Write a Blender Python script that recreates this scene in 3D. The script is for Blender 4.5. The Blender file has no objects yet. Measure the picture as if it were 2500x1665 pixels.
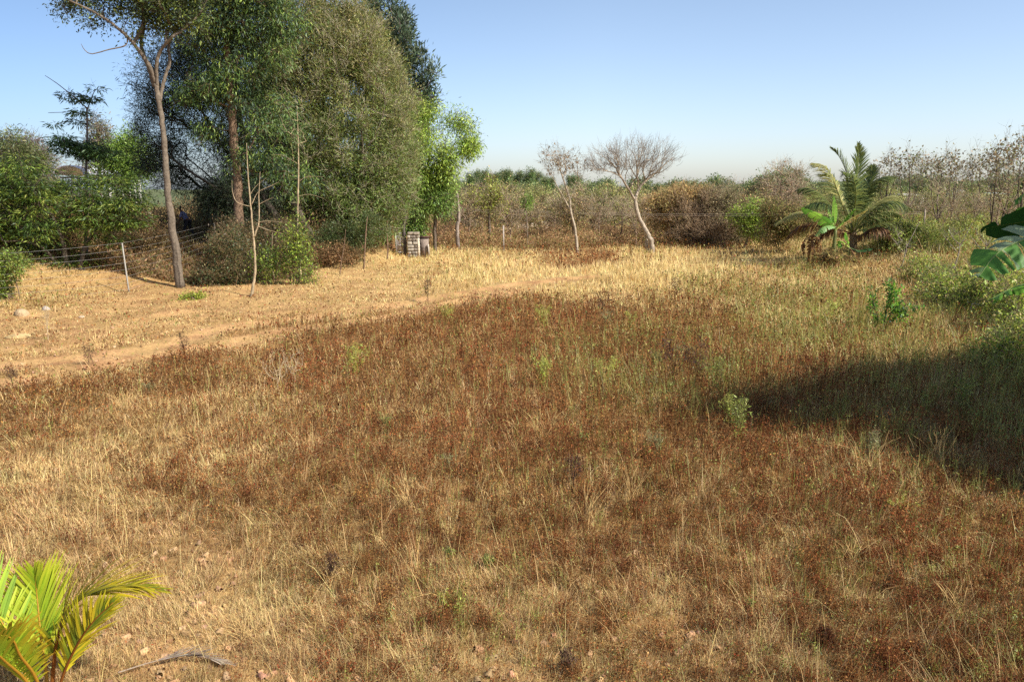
import bpy, math, numpy as np
from mathutils import Vector, Matrix

# ---------------------------------------------------------------- camera, sky, sun
SC = bpy.context.scene
F, CX, CY = 1944.0, 1250.0, 832.5
PITCH = math.atan((CY - 465.0) / F)
CAMZ = 4.0
cam_d = bpy.data.cameras.new("camera")
cam_d.sensor_width = 36.0
cam_d.lens = 36.0 * F / 2500.0
cam_d.clip_start, cam_d.clip_end = 0.1, 8000.0
cam = bpy.data.objects.new("camera", cam_d)
cam.location = (0, 0, CAMZ)
cam.rotation_euler = (math.pi / 2 - PITCH, 0, 0)
SC.collection.objects.link(cam)
SC.camera = cam

SUN_EL, SUN_AZ = math.radians(41), math.radians(119)      # azimuth clockwise from +Y
world = bpy.data.worlds.new("World")
SC.world = world
world.use_nodes = True
wn = world.node_tree
bg = wn.nodes["Background"]
sky = wn.nodes.new("ShaderNodeTexSky")
sky.sky_type = 'NISHITA'
sky.sun_disc = False
sky.sun_elevation, sky.sun_rotation = SUN_EL, SUN_AZ
sky.altitude, sky.air_density, sky.dust_density, sky.ozone_density = 900, 1.0, 2.2, 2.0
# thin haze towards the horizon whitens the sky, the far left is a deeper blue
stc = wn.nodes.new("ShaderNodeTexCoord"); sep = wn.nodes.new("ShaderNodeSeparateXYZ"); wn.links.new(stc.outputs["Generated"], sep.inputs[0])
rz = wn.nodes.new("ShaderNodeMapRange"); rz.inputs[1].default_value = 0.0; rz.inputs[2].default_value = 0.22; wn.links.new(sep.outputs["Z"], rz.inputs[0])
rx = wn.nodes.new("ShaderNodeMapRange"); rx.inputs[1].default_value = -0.6; rx.inputs[2].default_value = 0.1; wn.links.new(sep.outputs["X"], rx.inputs[0])
def vmix(fac, a, b):
    m = wn.nodes.new("ShaderNodeMix"); m.data_type = 'RGBA'; wn.links.new(fac.outputs[0], m.inputs[0]); m.inputs[6].default_value = (*a, 1); m.inputs[7].default_value = (*b, 1); return m
m1 = vmix(rz, (1.02, 0.99, 1.07), (1.04, 0.97, 0.94)); m2 = vmix(rx, (0.56, 0.65, 0.76), (1, 1, 1))
def vmul(a, b):
    m = wn.nodes.new("ShaderNodeVectorMath"); m.operation = 'MULTIPLY'; wn.links.new(a, m.inputs[0]); wn.links.new(b, m.inputs[1]); return m
v1_ = vmul(sky.outputs[0], m1.outputs[2]); v2_ = vmul(v1_.outputs[0], m2.outputs[2])
wn.links.new(v2_.outputs[0], bg.inputs[0])
bg.inputs[1].default_value = 0.12

sun_d = bpy.data.lights.new("sun", 'SUN')
sun_d.energy, sun_d.angle, sun_d.color = 4.6, math.radians(0.55), (1.0, 0.96, 0.89)
sun = bpy.data.objects.new("sun", sun_d)
sdir = Vector((math.sin(SUN_AZ) * math.cos(SUN_EL), math.cos(SUN_AZ) * math.cos(SUN_EL), math.sin(SUN_EL)))
sun.rotation_euler = sdir.to_track_quat('Z', 'Y').to_euler()
sun.location = (30, -20, 40)
SC.collection.objects.link(sun)

SC.view_settings.view_transform = 'Standard'
SC.view_settings.look = 'None'
SC.view_settings.exposure = 0.78
SC.view_settings.gamma = 1.0
SC.render.engine = 'CYCLES'
SC.cycles.max_bounces = 5
SC.cycles.diffuse_bounces = 3
SC.cycles.glossy_bounces = 1
SC.cycles.transmission_bounces = 3
SC.cycles.transparent_max_bounces = 4
SC.cycles.use_denoising = False

# ---------------------------------------------------------------- numeric helpers
def srgb(r, g, b):
    c = np.array([r, g, b]) / 255.0
    return np.where(c <= 0.04045, c / 12.92, ((c + 0.055) / 1.055) ** 2.4)

def sm(x):
    x = np.clip(x, 0, 1)
    return x * x * (3 - 2 * x)

def _h(i, j, k, s):
    n = (i * 374761393 + j * 668265263 + k * 2147483647 + s * 1274126177) & 0xFFFFFFFF
    n = ((n ^ (n >> 13)) * 1274126177) & 0xFFFFFFFF
    return ((n ^ (n >> 16)) & 0xFFFF) / 65535.0

def noise(p, s=0):
    """value noise 0..1 of (n,2) or (n,3) points"""
    p = np.asarray(p, float)
    if p.shape[1] == 2:
        p = np.column_stack([p, np.zeros(len(p))])
    i = np.floor(p).astype(np.int64)
    f = sm(p - i)
    r = 0
    for a in (0, 1):
        for b in (0, 1):
            for c in (0, 1):
                w = (f[:, 0] if a else 1 - f[:, 0]) * (f[:, 1] if b else 1 - f[:, 1]) * (f[:, 2] if c else 1 - f[:, 2])
                r = r + w * _h(i[:, 0] + a, i[:, 1] + b, i[:, 2] + c, s)
    return r

def fbm(p, s=0, o=3):
    r, a, t = 0, 0.5, 0
    for k in range(o):
        r = r + a * noise(np.asarray(p) * 2 ** k, s + k); t += a; a *= 0.5
    return r / t

FX = np.array([-25, 20, 28.8, 31.7, 33.5, 50, 58, 75, 120, 400.])
FXX = np.array([-26, -22, -18.5, -15.5, -13.6, -8.2, -8.5, -16, -45, -200.])
def terrain(x, y):
    x = np.asarray(x, float); y = np.asarray(y, float)
    xy = np.column_stack([x.ravel(), y.ravel()])
    z = ((fbm(xy * 0.22, 5) - 0.5) * 0.22).reshape(x.shape)
    rough = (sm((-(x) - 5) / 6) * sm((y - 20) / 6) * sm((56 - y) / 6))
    z = z + rough * ((fbm(xy * 0.9, 9) - 0.5).reshape(x.shape) * 0.25)
    xf = np.interp(y, FX, FXX)
    z = z + 1.9 * sm((xf - x + 0.5) / 12) * sm((y - 24) / 6)
    z = z + 0.95 * np.exp(-(((x + 8.4) / 1.5) ** 2 + ((y - 45.5) / 2.4) ** 2))
    z = z + 0.5 * np.exp(-(((x + 10.0) / 2.0) ** 2 + ((y - 42) / 2.4) ** 2))
    z = z + 2.5 * sm((y - 130) / 420) + 7 * sm((y - 150) / 300) * sm((x - 50) / 160)
    z = z + 1.2 * sm((x - 14) / 10) * sm((y - 14) / 20) * sm((150 - y) / 60)
    return z

def ray(u, v):
    X = (np.asarray(u, float) - CX) / F; Y = -(np.asarray(v, float) - CY) / F
    cp, sp = math.cos(PITCH), math.sin(PITCH)
    return X, Y * sp + cp, Y * cp - sp          # world dx, dy, dz

def W(u, v, d):
    """point seen at pixel (u,v) that stands d metres ahead"""
    x, y, z = ray(u, v)
    k = d / y
    return np.array([x * k, d, CAMZ + z * k])

def P(u, v):
    """ground point seen at pixel (u,v)"""
    x, y, z = ray(u, v)
    z = np.minimum(z, -0.004)
    k = CAMZ / -z
    for _ in range(12):
        k = 0.5 * k + 0.5 * np.clip((CAMZ - terrain(x * k, y * k)) / -z, 1, 900)
    return np.array([x * k, y * k, terrain(x * k, y * k)])

def G(u, d):
    """ground point d metres ahead in the column u"""
    x = (u - CX) / F * d / math.cos(PITCH) * 0.985
    return np.array([x, d, float(terrain(np.array([x]), np.array([d]))[0])])

def px(x, y, z=0):
    cp, sp = math.cos(PITCH), math.sin(PITCH)
    zc = z - CAMZ
    fwd = y * cp - zc * sp; up = y * sp + zc * cp
    fwd = np.maximum(fwd, 0.05)
    return CX + F * x / fwd, CY - F * up / fwd

# ---------------------------------------------------------------- mesh building
class MB:
    def __init__(s): s.V = []; s.Fc = []; s.C = []; s.n = 0
    def add(s, V, Fc, C):
        V = np.asarray(V, np.float32).reshape(-1, 3)
        C = np.asarray(C, np.float32)
        if C.ndim == 1: C = np.tile(C, (len(V), 1))
        s.V.append(V); s.C.append(C)
        for f in (Fc if isinstance(Fc, list) else [Fc]):
            s.Fc.append(np.asarray(f, np.int64) + s.n)
        s.n += len(V)
    def build(s, name, mat, parent=None, smooth=False, origin=None):
        V = np.concatenate(s.V); C = np.concatenate(s.C)
        if origin is not None: V = V - np.asarray(origin, np.float32)
        me = bpy.data.meshes.new(name)
        nf = sum(len(f) for f in s.Fc); tot = np.concatenate([np.full(len(f), f.shape[1]) for f in s.Fc])
        idx = np.concatenate([f.ravel() for f in s.Fc])
        me.vertices.add(len(V)); me.vertices.foreach_set("co", V.ravel())
        me.loops.add(len(idx)); me.loops.foreach_set("vertex_index", idx.astype(np.int32))
        me.polygons.add(nf)
        me.polygons.foreach_set("loop_start", np.concatenate([[0], np.cumsum(tot)[:-1]]).astype(np.int32))
        if smooth: me.polygons.foreach_set("use_smooth", np.ones(nf, bool))
        me.update(calc_edges=True)
        a = me.color_attributes.new("Col", 'FLOAT_COLOR', 'POINT')
        a.data.foreach_set("color", np.column_stack([C, np.ones(len(C))]).astype(np.float32).ravel())
        me.materials.append(mat)
        o = bpy.data.objects.new(name, me)
        SC.collection.objects.link(o)
        if parent is not None: o.parent = parent
        return o

def tag(o, label, cat, group=None):
    o["label"] = label; o["category"] = cat
    if group: o["group"] = group
    return o

def thing(name, label, cat, loc, group=None):
    o = bpy.data.objects.new(name, None)
    o.empty_display_size = 0.3
    o.location = [float(c) for c in loc]
    SC.collection.objects.link(o)
    return tag(o, label, cat, group)

def place(o, loc, rz, s=1.0, sz=None):
    o.location = [float(c) for c in loc]; o.rotation_euler = (0, 0, rz); o.scale = (s, s, sz or s)

def copy_tree(o, label, group=None, parent=None):
    c = o.copy(); SC.collection.objects.link(c); c.parent = parent
    if parent is None:
        c["label"] = label
        if group: c["group"] = group
    for ch in o.children: copy_tree(ch, None, None, c)
    return c

def catmull(p, n):
    p = np.asarray(p, float)
    if len(p) < 3: return np.array([p[0] + (p[-1] - p[0]) * t for t in np.linspace(0, 1, n)])
    q = np.vstack([2 * p[0] - p[1], p, 2 * p[-1] - p[-2]])
    t = np.linspace(0, len(p) - 1 - 1e-6, n); i = t.astype(int); f = (t - i)[:, None]
    a, b, c, d = q[i], q[i + 1], q[i + 2], q[i + 3]
    return 0.5 * (2 * b + (c - a) * f + (2 * a - 5 * b + 4 * c - d) * f ** 2 + (3 * b - a - 3 * c + d) * f ** 3)

def norm(v): return v / np.maximum(np.linalg.norm(v, axis=-1, keepdims=True), 1e-9)

def tube(mb, pts, r, col, sides=8, wob=0.0, seed=0):
    pts = np.asarray(pts, float); n = len(pts); r = np.broadcast_to(np.asarray(r, float), (n,))
    T = norm(np.gradient(pts, axis=0))
    ref = np.where(np.abs(T[:, 2:3]) > 0.9, np.array([[0, 1.0, 0]]), np.array([[0, 0, 1.0]]))
    if np.mean(np.abs(T[:, 2])) > 0.6: ref = np.tile([[0, 1.0, 0.]], (n, 1))
    A = norm(np.cross(T, ref)); B = np.cross(T, A)
    a = np.linspace(0, 2 * np.pi, sides, endpoint=False)
    rr = r[:, None] * np.ones(sides)
    if wob: rr = rr * (1 + wob * (noise(np.column_stack([np.repeat(np.arange(n) * 0.7, sides), np.tile(a * 1.2, n)]), seed).reshape(n, sides) - 0.5) * 2)
    V = pts[:, None] + A[:, None] * (np.cos(a) * rr)[..., None] + B[:, None] * (np.sin(a) * rr)[..., None]
    i = np.arange(n - 1)[:, None] * sides; j = np.arange(sides)[None]; k = (j + 1) % sides
    Fq = np.stack([i + j, i + k, i + sides + k, i + sides + j], -1).reshape(-1, 4)
    V = np.vstack([V.reshape(-1, 3), pts[:1], pts[-1:]])
    N = n * sides
    cap0 = np.column_stack([np.full(sides, N), k[0], j[0]]); cap1 = np.column_stack([np.full(sides, N + 1), (n - 1) * sides + j[0], (n - 1) * sides + k[0]])
    mb.add(V, [Fq, cap0, cap1], col)

def frusta(mb, A0, A1, r0, r1, col, sides=3):
    A0 = np.asarray(A0, float); A1 = np.asarray(A1, float); n = len(A0)
    if n == 0: return
    r0 = np.broadcast_to(r0, (n,)); r1 = np.broadcast_to(r1, (n,))
    T = norm(A1 - A0); ref = np.where(np.abs(T[:, 2:3]) > 0.9, np.array([[1.0, 0, 0]]), np.array([[0, 0, 1.0]]))
    X = norm(np.cross(T, ref)); Y = np.cross(T, X)
    a = np.linspace(0, 2 * np.pi, sides, endpoint=False)
    off = X[:, None] * np.cos(a)[None, :, None] + Y[:, None] * np.sin(a)[None, :, None]
    V = np.concatenate([A0[:, None] + off * r0[:, None, None], A1[:, None] + off * r1[:, None, None]], 1)
    b = np.arange(n)[:, None] * 2 * sides; j = np.arange(sides)[None]; k = (j + 1) % sides
    Fq = np.stack([b + j, b + k, b + sides + k, b + sides + j], -1).reshape(-1, 4)
    c = np.asarray(col, float)
    C = np.repeat(c, 2 * sides, 0) if c.ndim == 2 else c
    mb.add(V.reshape(-1, 3), Fq, C)

def leaves(mb, c, d, nrm, L, Wd, col, tri=False):
    """diamond leaves: base c, direction d, face normal nrm"""
    d = norm(d); s = norm(np.cross(d, nrm)); n = len(c)
    L = np.broadcast_to(L, (n,))[:, None]; Wd = np.broadcast_to(Wd, (n,))[:, None]
    if tri:
        V = np.stack([c - s * Wd / 2, c + s * Wd / 2, c + d * L], 1)
        m = 3
    else:
        up = norm(np.cross(s, d)) * L * 0.08
        V = np.stack([c, c + d * L * .45 - s * Wd / 2 + up, c + d * L, c + d * L * .45 + s * Wd / 2 + up], 1)
        m = 4
    Fq = (np.arange(n)[:, None] * m + np.arange(m)[None])
    mb.add(V.reshape(-1, 3), Fq, np.repeat(np.broadcast_to(col, (n, 3)), m, 0))

# ---------------------------------------------------------------- materials
def attr_mat(name, rough=0.8, spec=0.2, trans=0.0, bump=0.0, bscale=20, vary=0.25, nscale=6.0):
    m = bpy.data.materials.new(name); m.use_nodes = True
    nt = m.node_tree; N = nt.nodes; Lk = nt.links
    b = N["Principled BSDF"]; out = N["Material Output"]
    at = N.new("ShaderNodeAttribute"); at.attribute_name = "Col"
    tc = N.new("ShaderNodeTexCoord"); ns = N.new("ShaderNodeTexNoise")
    ns.inputs["Scale"].default_value = nscale; ns.inputs["Detail"].default_value = 3
    Lk.new(tc.outputs["Object"], ns.inputs["Vector"])
    mr = N.new("ShaderNodeMapRange"); mr.inputs[3].default_value = 1 - vary; mr.inputs[4].default_value = 1 + vary
    mr.inputs[1].default_value = 0.25; mr.inputs[2].default_value = 0.75
    Lk.new(ns.outputs["Fac"], mr.inputs[0])
    vm = N.new("ShaderNodeVectorMath"); vm.operation = 'SCALE'
    Lk.new(at.outputs["Color"], vm.inputs[0]); Lk.new(mr.outputs[0], vm.inputs["Scale"])
    Lk.new(vm.outputs[0], b.inputs["Base Color"])
    b.inputs["Roughness"].default_value = rough
    b.inputs["Specular IOR Level"].default_value = spec
    if bump:
        n2 = N.new("ShaderNodeTexNoise"); n2.inputs["Scale"].default_value = bscale; n2.inputs["Detail"].default_value = 4
        Lk.new(tc.outputs["Object"], n2.inputs["Vector"])
        bp = N.new("ShaderNodeBump"); bp.inputs["Strength"].default_value = bump; bp.inputs["Distance"].default_value = 0.05
        Lk.new(n2.outputs["Fac"], bp.inputs["Height"]); Lk.new(bp.outputs[0], b.inputs["Normal"])
    if trans:
        tr = N.new("ShaderNodeBsdfTranslucent"); Lk.new(vm.outputs[0], tr.inputs["Color"])
        mx = N.new("ShaderNodeMixShader"); mx.inputs[0].default_value = trans
        Lk.new(b.outputs[0], mx.inputs[1]); Lk.new(tr.outputs[0], mx.inputs[2]); Lk.new(mx.outputs[0], out.inputs["Surface"])
    return m

M_LEAF = attr_mat("leaf", 0.5, 0.45, 0.38, vary=0.12, nscale=2)
M_DRY = attr_mat("dry_leaf", 0.8, 0.15, 0.35, vary=0.12, nscale=2)
M_GRASS = attr_mat("straw", 0.7, 0.25, 0.22, vary=0.10, nscale=3)
M_BARK = attr_mat("bark", 0.9, 0.1, 0, bump=0.6, bscale=14, vary=0.35, nscale=9)
M_PALM = attr_mat("palm_leaf", 0.5, 0.3, 0.45, vary=0.12, nscale=4)
M_STONE = attr_mat("stone", 0.9, 0.1, 0, bump=0.6, bscale=10, vary=0.25, nscale=5)
M_METAL = attr_mat("painted_metal", 0.5, 0.4, 0, vary=0.12, nscale=12)
M_CLOTH = attr_mat("cloth", 0.9, 0.1, 0, bump=0.2, bscale=60, vary=0.25, nscale=25)

# ---------------------------------------------------------------- what grows where
# (u, v, red, tan, gold, green, bare, height, tidy) at points of the photo, carried to the ground
REG = np.array([
 (  0, 800, .3, .6, .2, .02, .5, .08), (300, 760, .35, .6, .2, .02, .45, .08), (600, 740, .35, .6, .2, .02, .45, .09), (150, 870, .4, .7, .1, .02, .45, .09),
 (450, 815, .4, .7, .2, .03, .4, .1), (850, 720, .35, .5, .5, .03, .35, .14), (0, 720, .1, .9, .2, .1, .1, .18), (900, 690, .1, .3, .6, .02, .4, .12),
 (1000, 665, .2, .3, .6, .05, .2, .22), (1100, 640, .1, .1, 1., .05, 0, .45), (1200, 655, .05, .1, 1., .0, 0, .45), (1150, 610, .2, .4, .6, .12, 0, .4),
 (1450, 636, .95, .1, .1, .0, 0, .3), (1380, 632, .6, .2, .2, .0, 0, .3), (1350, 690, .05, .2, 1., .0, .25, .3), (1300, 612, .3, .3, .6, .05, 0, .4), (1600, 620, .1, .2, .9, .05, 0, .5),
 (1500, 665, .0, .1, 1., .0, 0, .5), (1700, 665, .0, .1, 1., .0, 0, .5), (1600, 700, .05, .3, .8, .02, 0, .4), (1850, 640, .1, .2, .8, .1, 0, .45),
 (1850, 690, .2, .4, .5, .15, 0, .4), (1950, 650, .2, .3, .4, .35, 0, .4), (2150, 700, .2, .6, .5, .1, 0, .4), (2050, 730, .4, .5, .2, .25, 0, .35),
 (2250, 740, .1, .6, .5, .1, 0, .35), (2000, 780, .2, .2, .1, .6, 0, .35), (2050, 690, .2, .5, .4, .15, 0, .4), (2300, 640, .1, .2, .2, 1.1, 0, .7), (2200, 600, .1, .2, .2, 1., 0, .6), (2400, 700, .1, .2, .2, 1.1, 0, .6), (2100, 760, .2, .3, .2, .6, 0, .4), (2350, 850, .2, .2, .1, 1., 0, .5), (1900, 740, .4, .3, .2, .6, 0, .4), (1780, 700, .4, .3, .3, .45, 0, .4), (1950, 820, .3, .1, .1, .9, 0, .4), (2080, 700, .2, .3, .3, .6, 0, .4), (1960, 700, .2, .3, .3, .6, 0, .4), (2200, 790, .2, .2, .1, .8, 0, .45), (2150, 640, .1, .3, .3, .6, 0, .5), (2400, 790, .1, .2, .2, .75, 0, .4),
 (2250, 850, .2, .2, .1, .6, 0, .4), (2450, 900, .2, .1, .0, .6, 0, .4), (1900, 850, .7, .1, .0, .3, 0, .35), (2000, 900, .8, .1, .0, .12, 0, .35), (2300, 1050, .4, .2, .0, .35, 0, .3),
 (1100, 780, .95, .1, .0, .08, 0, .32), (800, 860, .85, .25, .0, .05, 0, .3), (1400, 780, .95, .05, .0, .08, 0, .34), (1700, 780, .9, .1, .0, .12, 0, .34),
 (500, 900, .75, .3, .0, .04, 0, .28), (200, 960, .65, .4, .0, .03, .0, .26), (0, 1000, .5, .5, .0, .03, 0, .22), (1200, 900, .95, .1, .0, .08, 0, .32), (1500, 900, .8, .1, .0, .32, 0, .34),
 (1750, 920, .75, .1, .0, .3, 0, .36), (1620, 880, .8, .1, .0, .25, 0, .36), (900, 960, .75, .3, .0, .05, 0, .28), (600, 980, .45, .65, .0, .04, 0, .24), (300, 1050, .15, .95, .0, .02, 0, .2), (50, 1150, .1, 1., .0, .02, .1, .18),
 (600, 1150, .55, .6, .0, .03, 0, .2), (450, 1200, .6, .5, .0, .02, 0, .18), (900, 1150, .7, .4, .0, .03, 0, .22), (1200, 1100, .95, .15, .0, .06, 0, .24), (1500, 1100, .9, .15, .0, .08, 0, .24), (1800, 1100, .85, .2, .0, .05, 0, .24),
 (2100, 1200, .6, .45, .0, .15, 0, .24), (1300, 1300, .8, .4, .0, .05, 0, .18), (1000, 1300, .55, .6, .0, .03, 0, .18), (700, 1350, .35, .8, .0, .03, .05, .16), (300, 1300, .2, 1., .0, .0, .2, .14),
 (450, 1450, .15, 1., .0, .0, .4, .12), (550, 1600, .1, 1., .0, .0, .5, .10), (850, 1550, .3, .8, .0, .03, .2, .14), (1150, 1500, .3, .7, .0, .1, .05, .16), (1250, 1450, .4, .7, .1, .1, .1, .16),
 (1500, 1450, .55, .6, .0, .03, .1, .14), (1600, 1600, .4, .8, .0, .03, .2, .12), (1800, 1350, .65, .6, .0, .04, 0, .18), (2100, 1400, .5, .7, .0, .12, 0, .18), (2350, 1300, .6, .5, .0, .1, 0, .2),
 (2400, 1500, .5, .7, .0, .12, 0, .18), (2100, 1600, .6, .7, .0, .05, .05, .15), (1200, 1650, .3, .8, .0, .03, .3, .1), (-200, 1500, .1, 1., .0, .0, .3, .1), (2700, 1100, .4, .3, .0, .3, 0, .25),
 (1200, 580, .5, .4, .2, .15, 0, .4), (1500, 585, .5, .4, .3, .1, 0, .4), (1800, 590, .4, .4, .3, .2, 0, .4), (500, 600, .2, .6, .5, .15, 0, .4), (100, 600, .2, .5, .5, .25, 0, .4), (2300, 560, .2, .3, .2, .5, 0, .4), (1000, 500, .5, .5, .1, .1, .1, .3), (1700, 490, .4, .5, .2, .25, 0, .3),
])
RUTS = [np.array([(-300, 965), (0, 899), (374, 852), (514, 810), (700, 784), (887, 757), (1100, 722), (1240, 700), (1392, 681), (1480, 674)], float),
        np.array([(-300, 1010), (0, 940), (233, 897), (420, 862), (607, 829), (887, 784), (1060, 752), (1180, 728), (1290, 708)], float)]
RUTW = []
def _rutw():
    for r in RUTS:
        p = np.array([P(u, v)[:2] for u, v in r]); RUTW.append(catmull(p, 60))
_rutw()

def rutdist(x, y):
    best = np.full(x.shape, 99.0)
    for r in RUTW:
        for a, b in zip(r[:-1], r[1:]):
            ab = b - a; t = np.clip(((x - a[0]) * ab[0] + (y - a[1]) * ab[1]) / (ab @ ab), 0, 1)
            best = np.minimum(best, np.hypot(x - a[0] - ab[0] * t, y - a[1] - ab[1] * t))
    return best

def cover(x, y):
    """weights red, tan, gold, green, bare, height for ground points"""
    u, v = px(x, y)
    xy = np.column_stack([x, y])
    k = np.clip(1300 / np.maximum(v - 465, 30), 1, 12)
    jit = 60.0
    u = u + (fbm(xy * 0.5, 21) - 0.5) * jit * 4
    v = v + (fbm(xy * 0.5 , 22) - 0.5) * jit * 2.2 / np.sqrt(k)
    out = np.zeros((len(x), 6)); ws = np.zeros(len(x))
    sv = np.interp(v, [400, 600, 800, 1200, 1700], [0, 900, 1500, 2100, 2600])
    rv = np.interp(REG[:, 1], [400, 600, 800, 1200, 1700], [0, 900, 1500, 2100, 2600])
    for i, r in enumerate(REG):
        w = 1.0 / (((u - r[0]) ** 2 + (1.3 * (sv - rv[i])) ** 2) / 1e4 + 0.08) ** 2.4
        out += w[:, None] * r[2:8]; ws += w
    out /= ws[:, None]
    lowf = sm((v - 1150) / 250) * sm((u - 500) / 500)
    out[:, 0] += .22 * lowf; out[:, 1] -= .2 * lowf; out[:, 1] = np.maximum(out[:, 1], 0)
    n2 = fbm(xy * 1.7, 31)
    out[:, 0] *= np.clip(0.6 + .9 * n2, 0, 2)
    out[:, 1] *= np.clip(1.3 - .8 * n2, 0.15, 2)
    out[:, 4] = np.clip(out[:, 4] * np.clip(0.2 + 1.7 * fbm(xy * 1.3, 41), 0, 1.6), 0, 1)
    rd = rutdist(x, y)
    m = sm((0.8 - rd) / 0.35) * np.clip(0.85 + 0.4 * fbm(xy * 1.1, 51), 0, 1)
    out[:, 4] = np.maximum(out[:, 4], 0.97 * m * sm((50 - y) / 14 + .2))
    out[:, 5] *= 1 - 0.7 * sm((0.8 - rd) / 0.5)
    return out

SOIL = srgb(192, 151, 103); SOIL2 = srgb(174, 131, 89); STRAW = srgb(200, 172, 116); STRAW2 = srgb(172, 142, 90)
RED = srgb(122, 76, 43); GOLD = srgb(208, 184, 124); GREENW = srgb(118, 122, 54)

# ---------------------------------------------------------------- ground
def build_ground():
    rings = np.concatenate([np.linspace(0.0, 4, 8), np.exp(np.linspace(math.log(4.3), math.log(70), 330)), np.exp(np.linspace(math.log(73), math.log(1400), 80))])
    ang = np.sort(np.concatenate([np.linspace(-50, 50, 520), np.linspace(53, 307, 70)])) * math.pi / 180
    R, A = np.meshgrid(rings, ang, indexing='ij')
    X, Y = R * np.sin(A), R * np.cos(A)
    x, y = X.ravel(), Y.ravel()
    z = terrain(x, y)
    cv = cover(x, y)
    # shallow wheel ruts
    z = z - 0.05 * sm((0.5 - rutdist(x, y)) / 0.35)
    w = cv[:, :4].copy(); w[:, 1] += 0.1
    w /= w.sum(1, keepdims=True)
    base = w[:, 0:1] * RED * 0.9 + w[:, 1:2] * STRAW2 + w[:, 2:3] * GOLD * 0.8 + w[:, 3:4] * GREENW * 0.7
    n1 = sm((fbm(np.column_stack([x, y]) * 1.2, 61, 4)[:, None] - .3) / .4)
    soil = SOIL * n1 + SOIL2 * .82 * (1 - n1); n3 = sm((fbm(np.column_stack([x, y]) * 2.3, 62, 3)[:, None] - .45) / .2); soil = soil * (1 - .55 * n3) + STRAW2 * .55 * n3
    b = np.clip(cv[:, 4:5] * 1.1 + 0.15, 0, 1)
    col = base * (1 - b) + soil * b
    far = sm((y - 58) / 20)[:, None]
    nb = fbm(np.column_stack([x, y]) * 0.08, 71)[:, None]
    col = col * (1 - far) + far * (srgb(160, 122, 86) * nb + srgb(116, 116, 72) * (1 - nb)); vf = sm((y - 140) / 60)[:, None]; col = col * (1 - vf) + vf * srgb(98, 104, 72)
    na = len(ang); nr = len(rings)
    i = np.arange(nr - 1)[:, None] * na; j = np.arange(na)[None]; k = (j + 1) % na
    Fq = np.stack([i + j, i + na + j, i + na + k, i + k], -1).reshape(-1, 4)
    m = bpy.data.materials.new("soil_and_litter"); m.use_nodes = True
    nt = m.node_tree; N = nt.nodes; L = nt.links; bs = N["Principled BSDF"]
    bs.inputs["Roughness"].default_value = 0.95; bs.inputs["Specular IOR Level"].default_value = 0.05
    at = N.new("ShaderNodeAttribute"); at.attribute_name = "Col"
    tc = N.new("ShaderNodeTexCoord")
    a = N.new("ShaderNodeTexNoise"); a.inputs["Scale"].default_value = 11; a.inputs["Detail"].default_value = 6; a.inputs["Roughness"].default_value = 0.7
    c = N.new("ShaderNodeTexNoise"); c.inputs["Scale"].default_value = 1.3; c.inputs["Detail"].default_value = 4
    for n in (a, c): L.new(tc.outputs["Object"], n.inputs["Vector"])
    mr = N.new("ShaderNodeMapRange"); mr.inputs[1].default_value = .3; mr.inputs[2].default_value = .7; mr.inputs[3].default_value = .6; mr.inputs[4].default_value = 1.25
    mr2 = N.new("ShaderNodeMapRange"); mr2.inputs[1].default_value = .3; mr2.inputs[2].default_value = .7; mr2.inputs[3].default_value = .85; mr2.inputs[4].default_value = 1.12
    L.new(a.outputs["Fac"], mr.inputs[0]); L.new(c.outputs["Fac"], mr2.inputs[0])
    mm = N.new("ShaderNodeMath"); mm.operation = 'MULTIPLY'; L.new(mr.outputs[0], mm.inputs[0]); L.new(mr2.outputs[0], mm.inputs[1])
    vm = N.new("ShaderNodeVectorMath"); vm.operation = 'SCALE'; L.new(at.outputs["Color"], vm.inputs[0]); L.new(mm.outputs[0], vm.inputs["Scale"])
    L.new(vm.outputs[0], bs.inputs["Base Color"])
    bp = N.new("ShaderNodeBump"); bp.inputs["Strength"].default_value = 0.7; bp.inputs["Distance"].default_value = 0.04
    L.new(a.outputs["Fac"], bp.inputs["Height"]); L.new(bp.outputs[0], bs.inputs["Normal"])
    mb = MB(); mb.add(np.column_stack([x, y, z]), Fq, col)
    g = mb.build("ground", m, smooth=True); g["kind"] = "structure"
build_ground()

# ---------------------------------------------------------------- ground cover (uncountable)
def scatter(n, seed, v0=475, v1=1850):
    r = np.random.default_rng(seed)
    u = r.uniform(-250, 2750, n); v = v0 + (1740 - v0) * r.random(n)
    m = n // 3; u = np.concatenate([u, r.uniform(-1100, -250, m // 2), r.uniform(2750, 3600, m - m // 2), r.uniform(-1100, 3600, m // 3)])
    v = np.concatenate([v, v0 + (2300 - v0) * r.random(m), r.uniform(1740, 2300, m // 3)])
    X, Y, Z = ray(u, v); k = CAMZ / -np.minimum(Z, -0.004)
    x, y = X * k, Y * k
    ok = (y < 75) & (y > 2.2)
    x, y = x[ok], y[ok]
    return r, x, y

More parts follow.
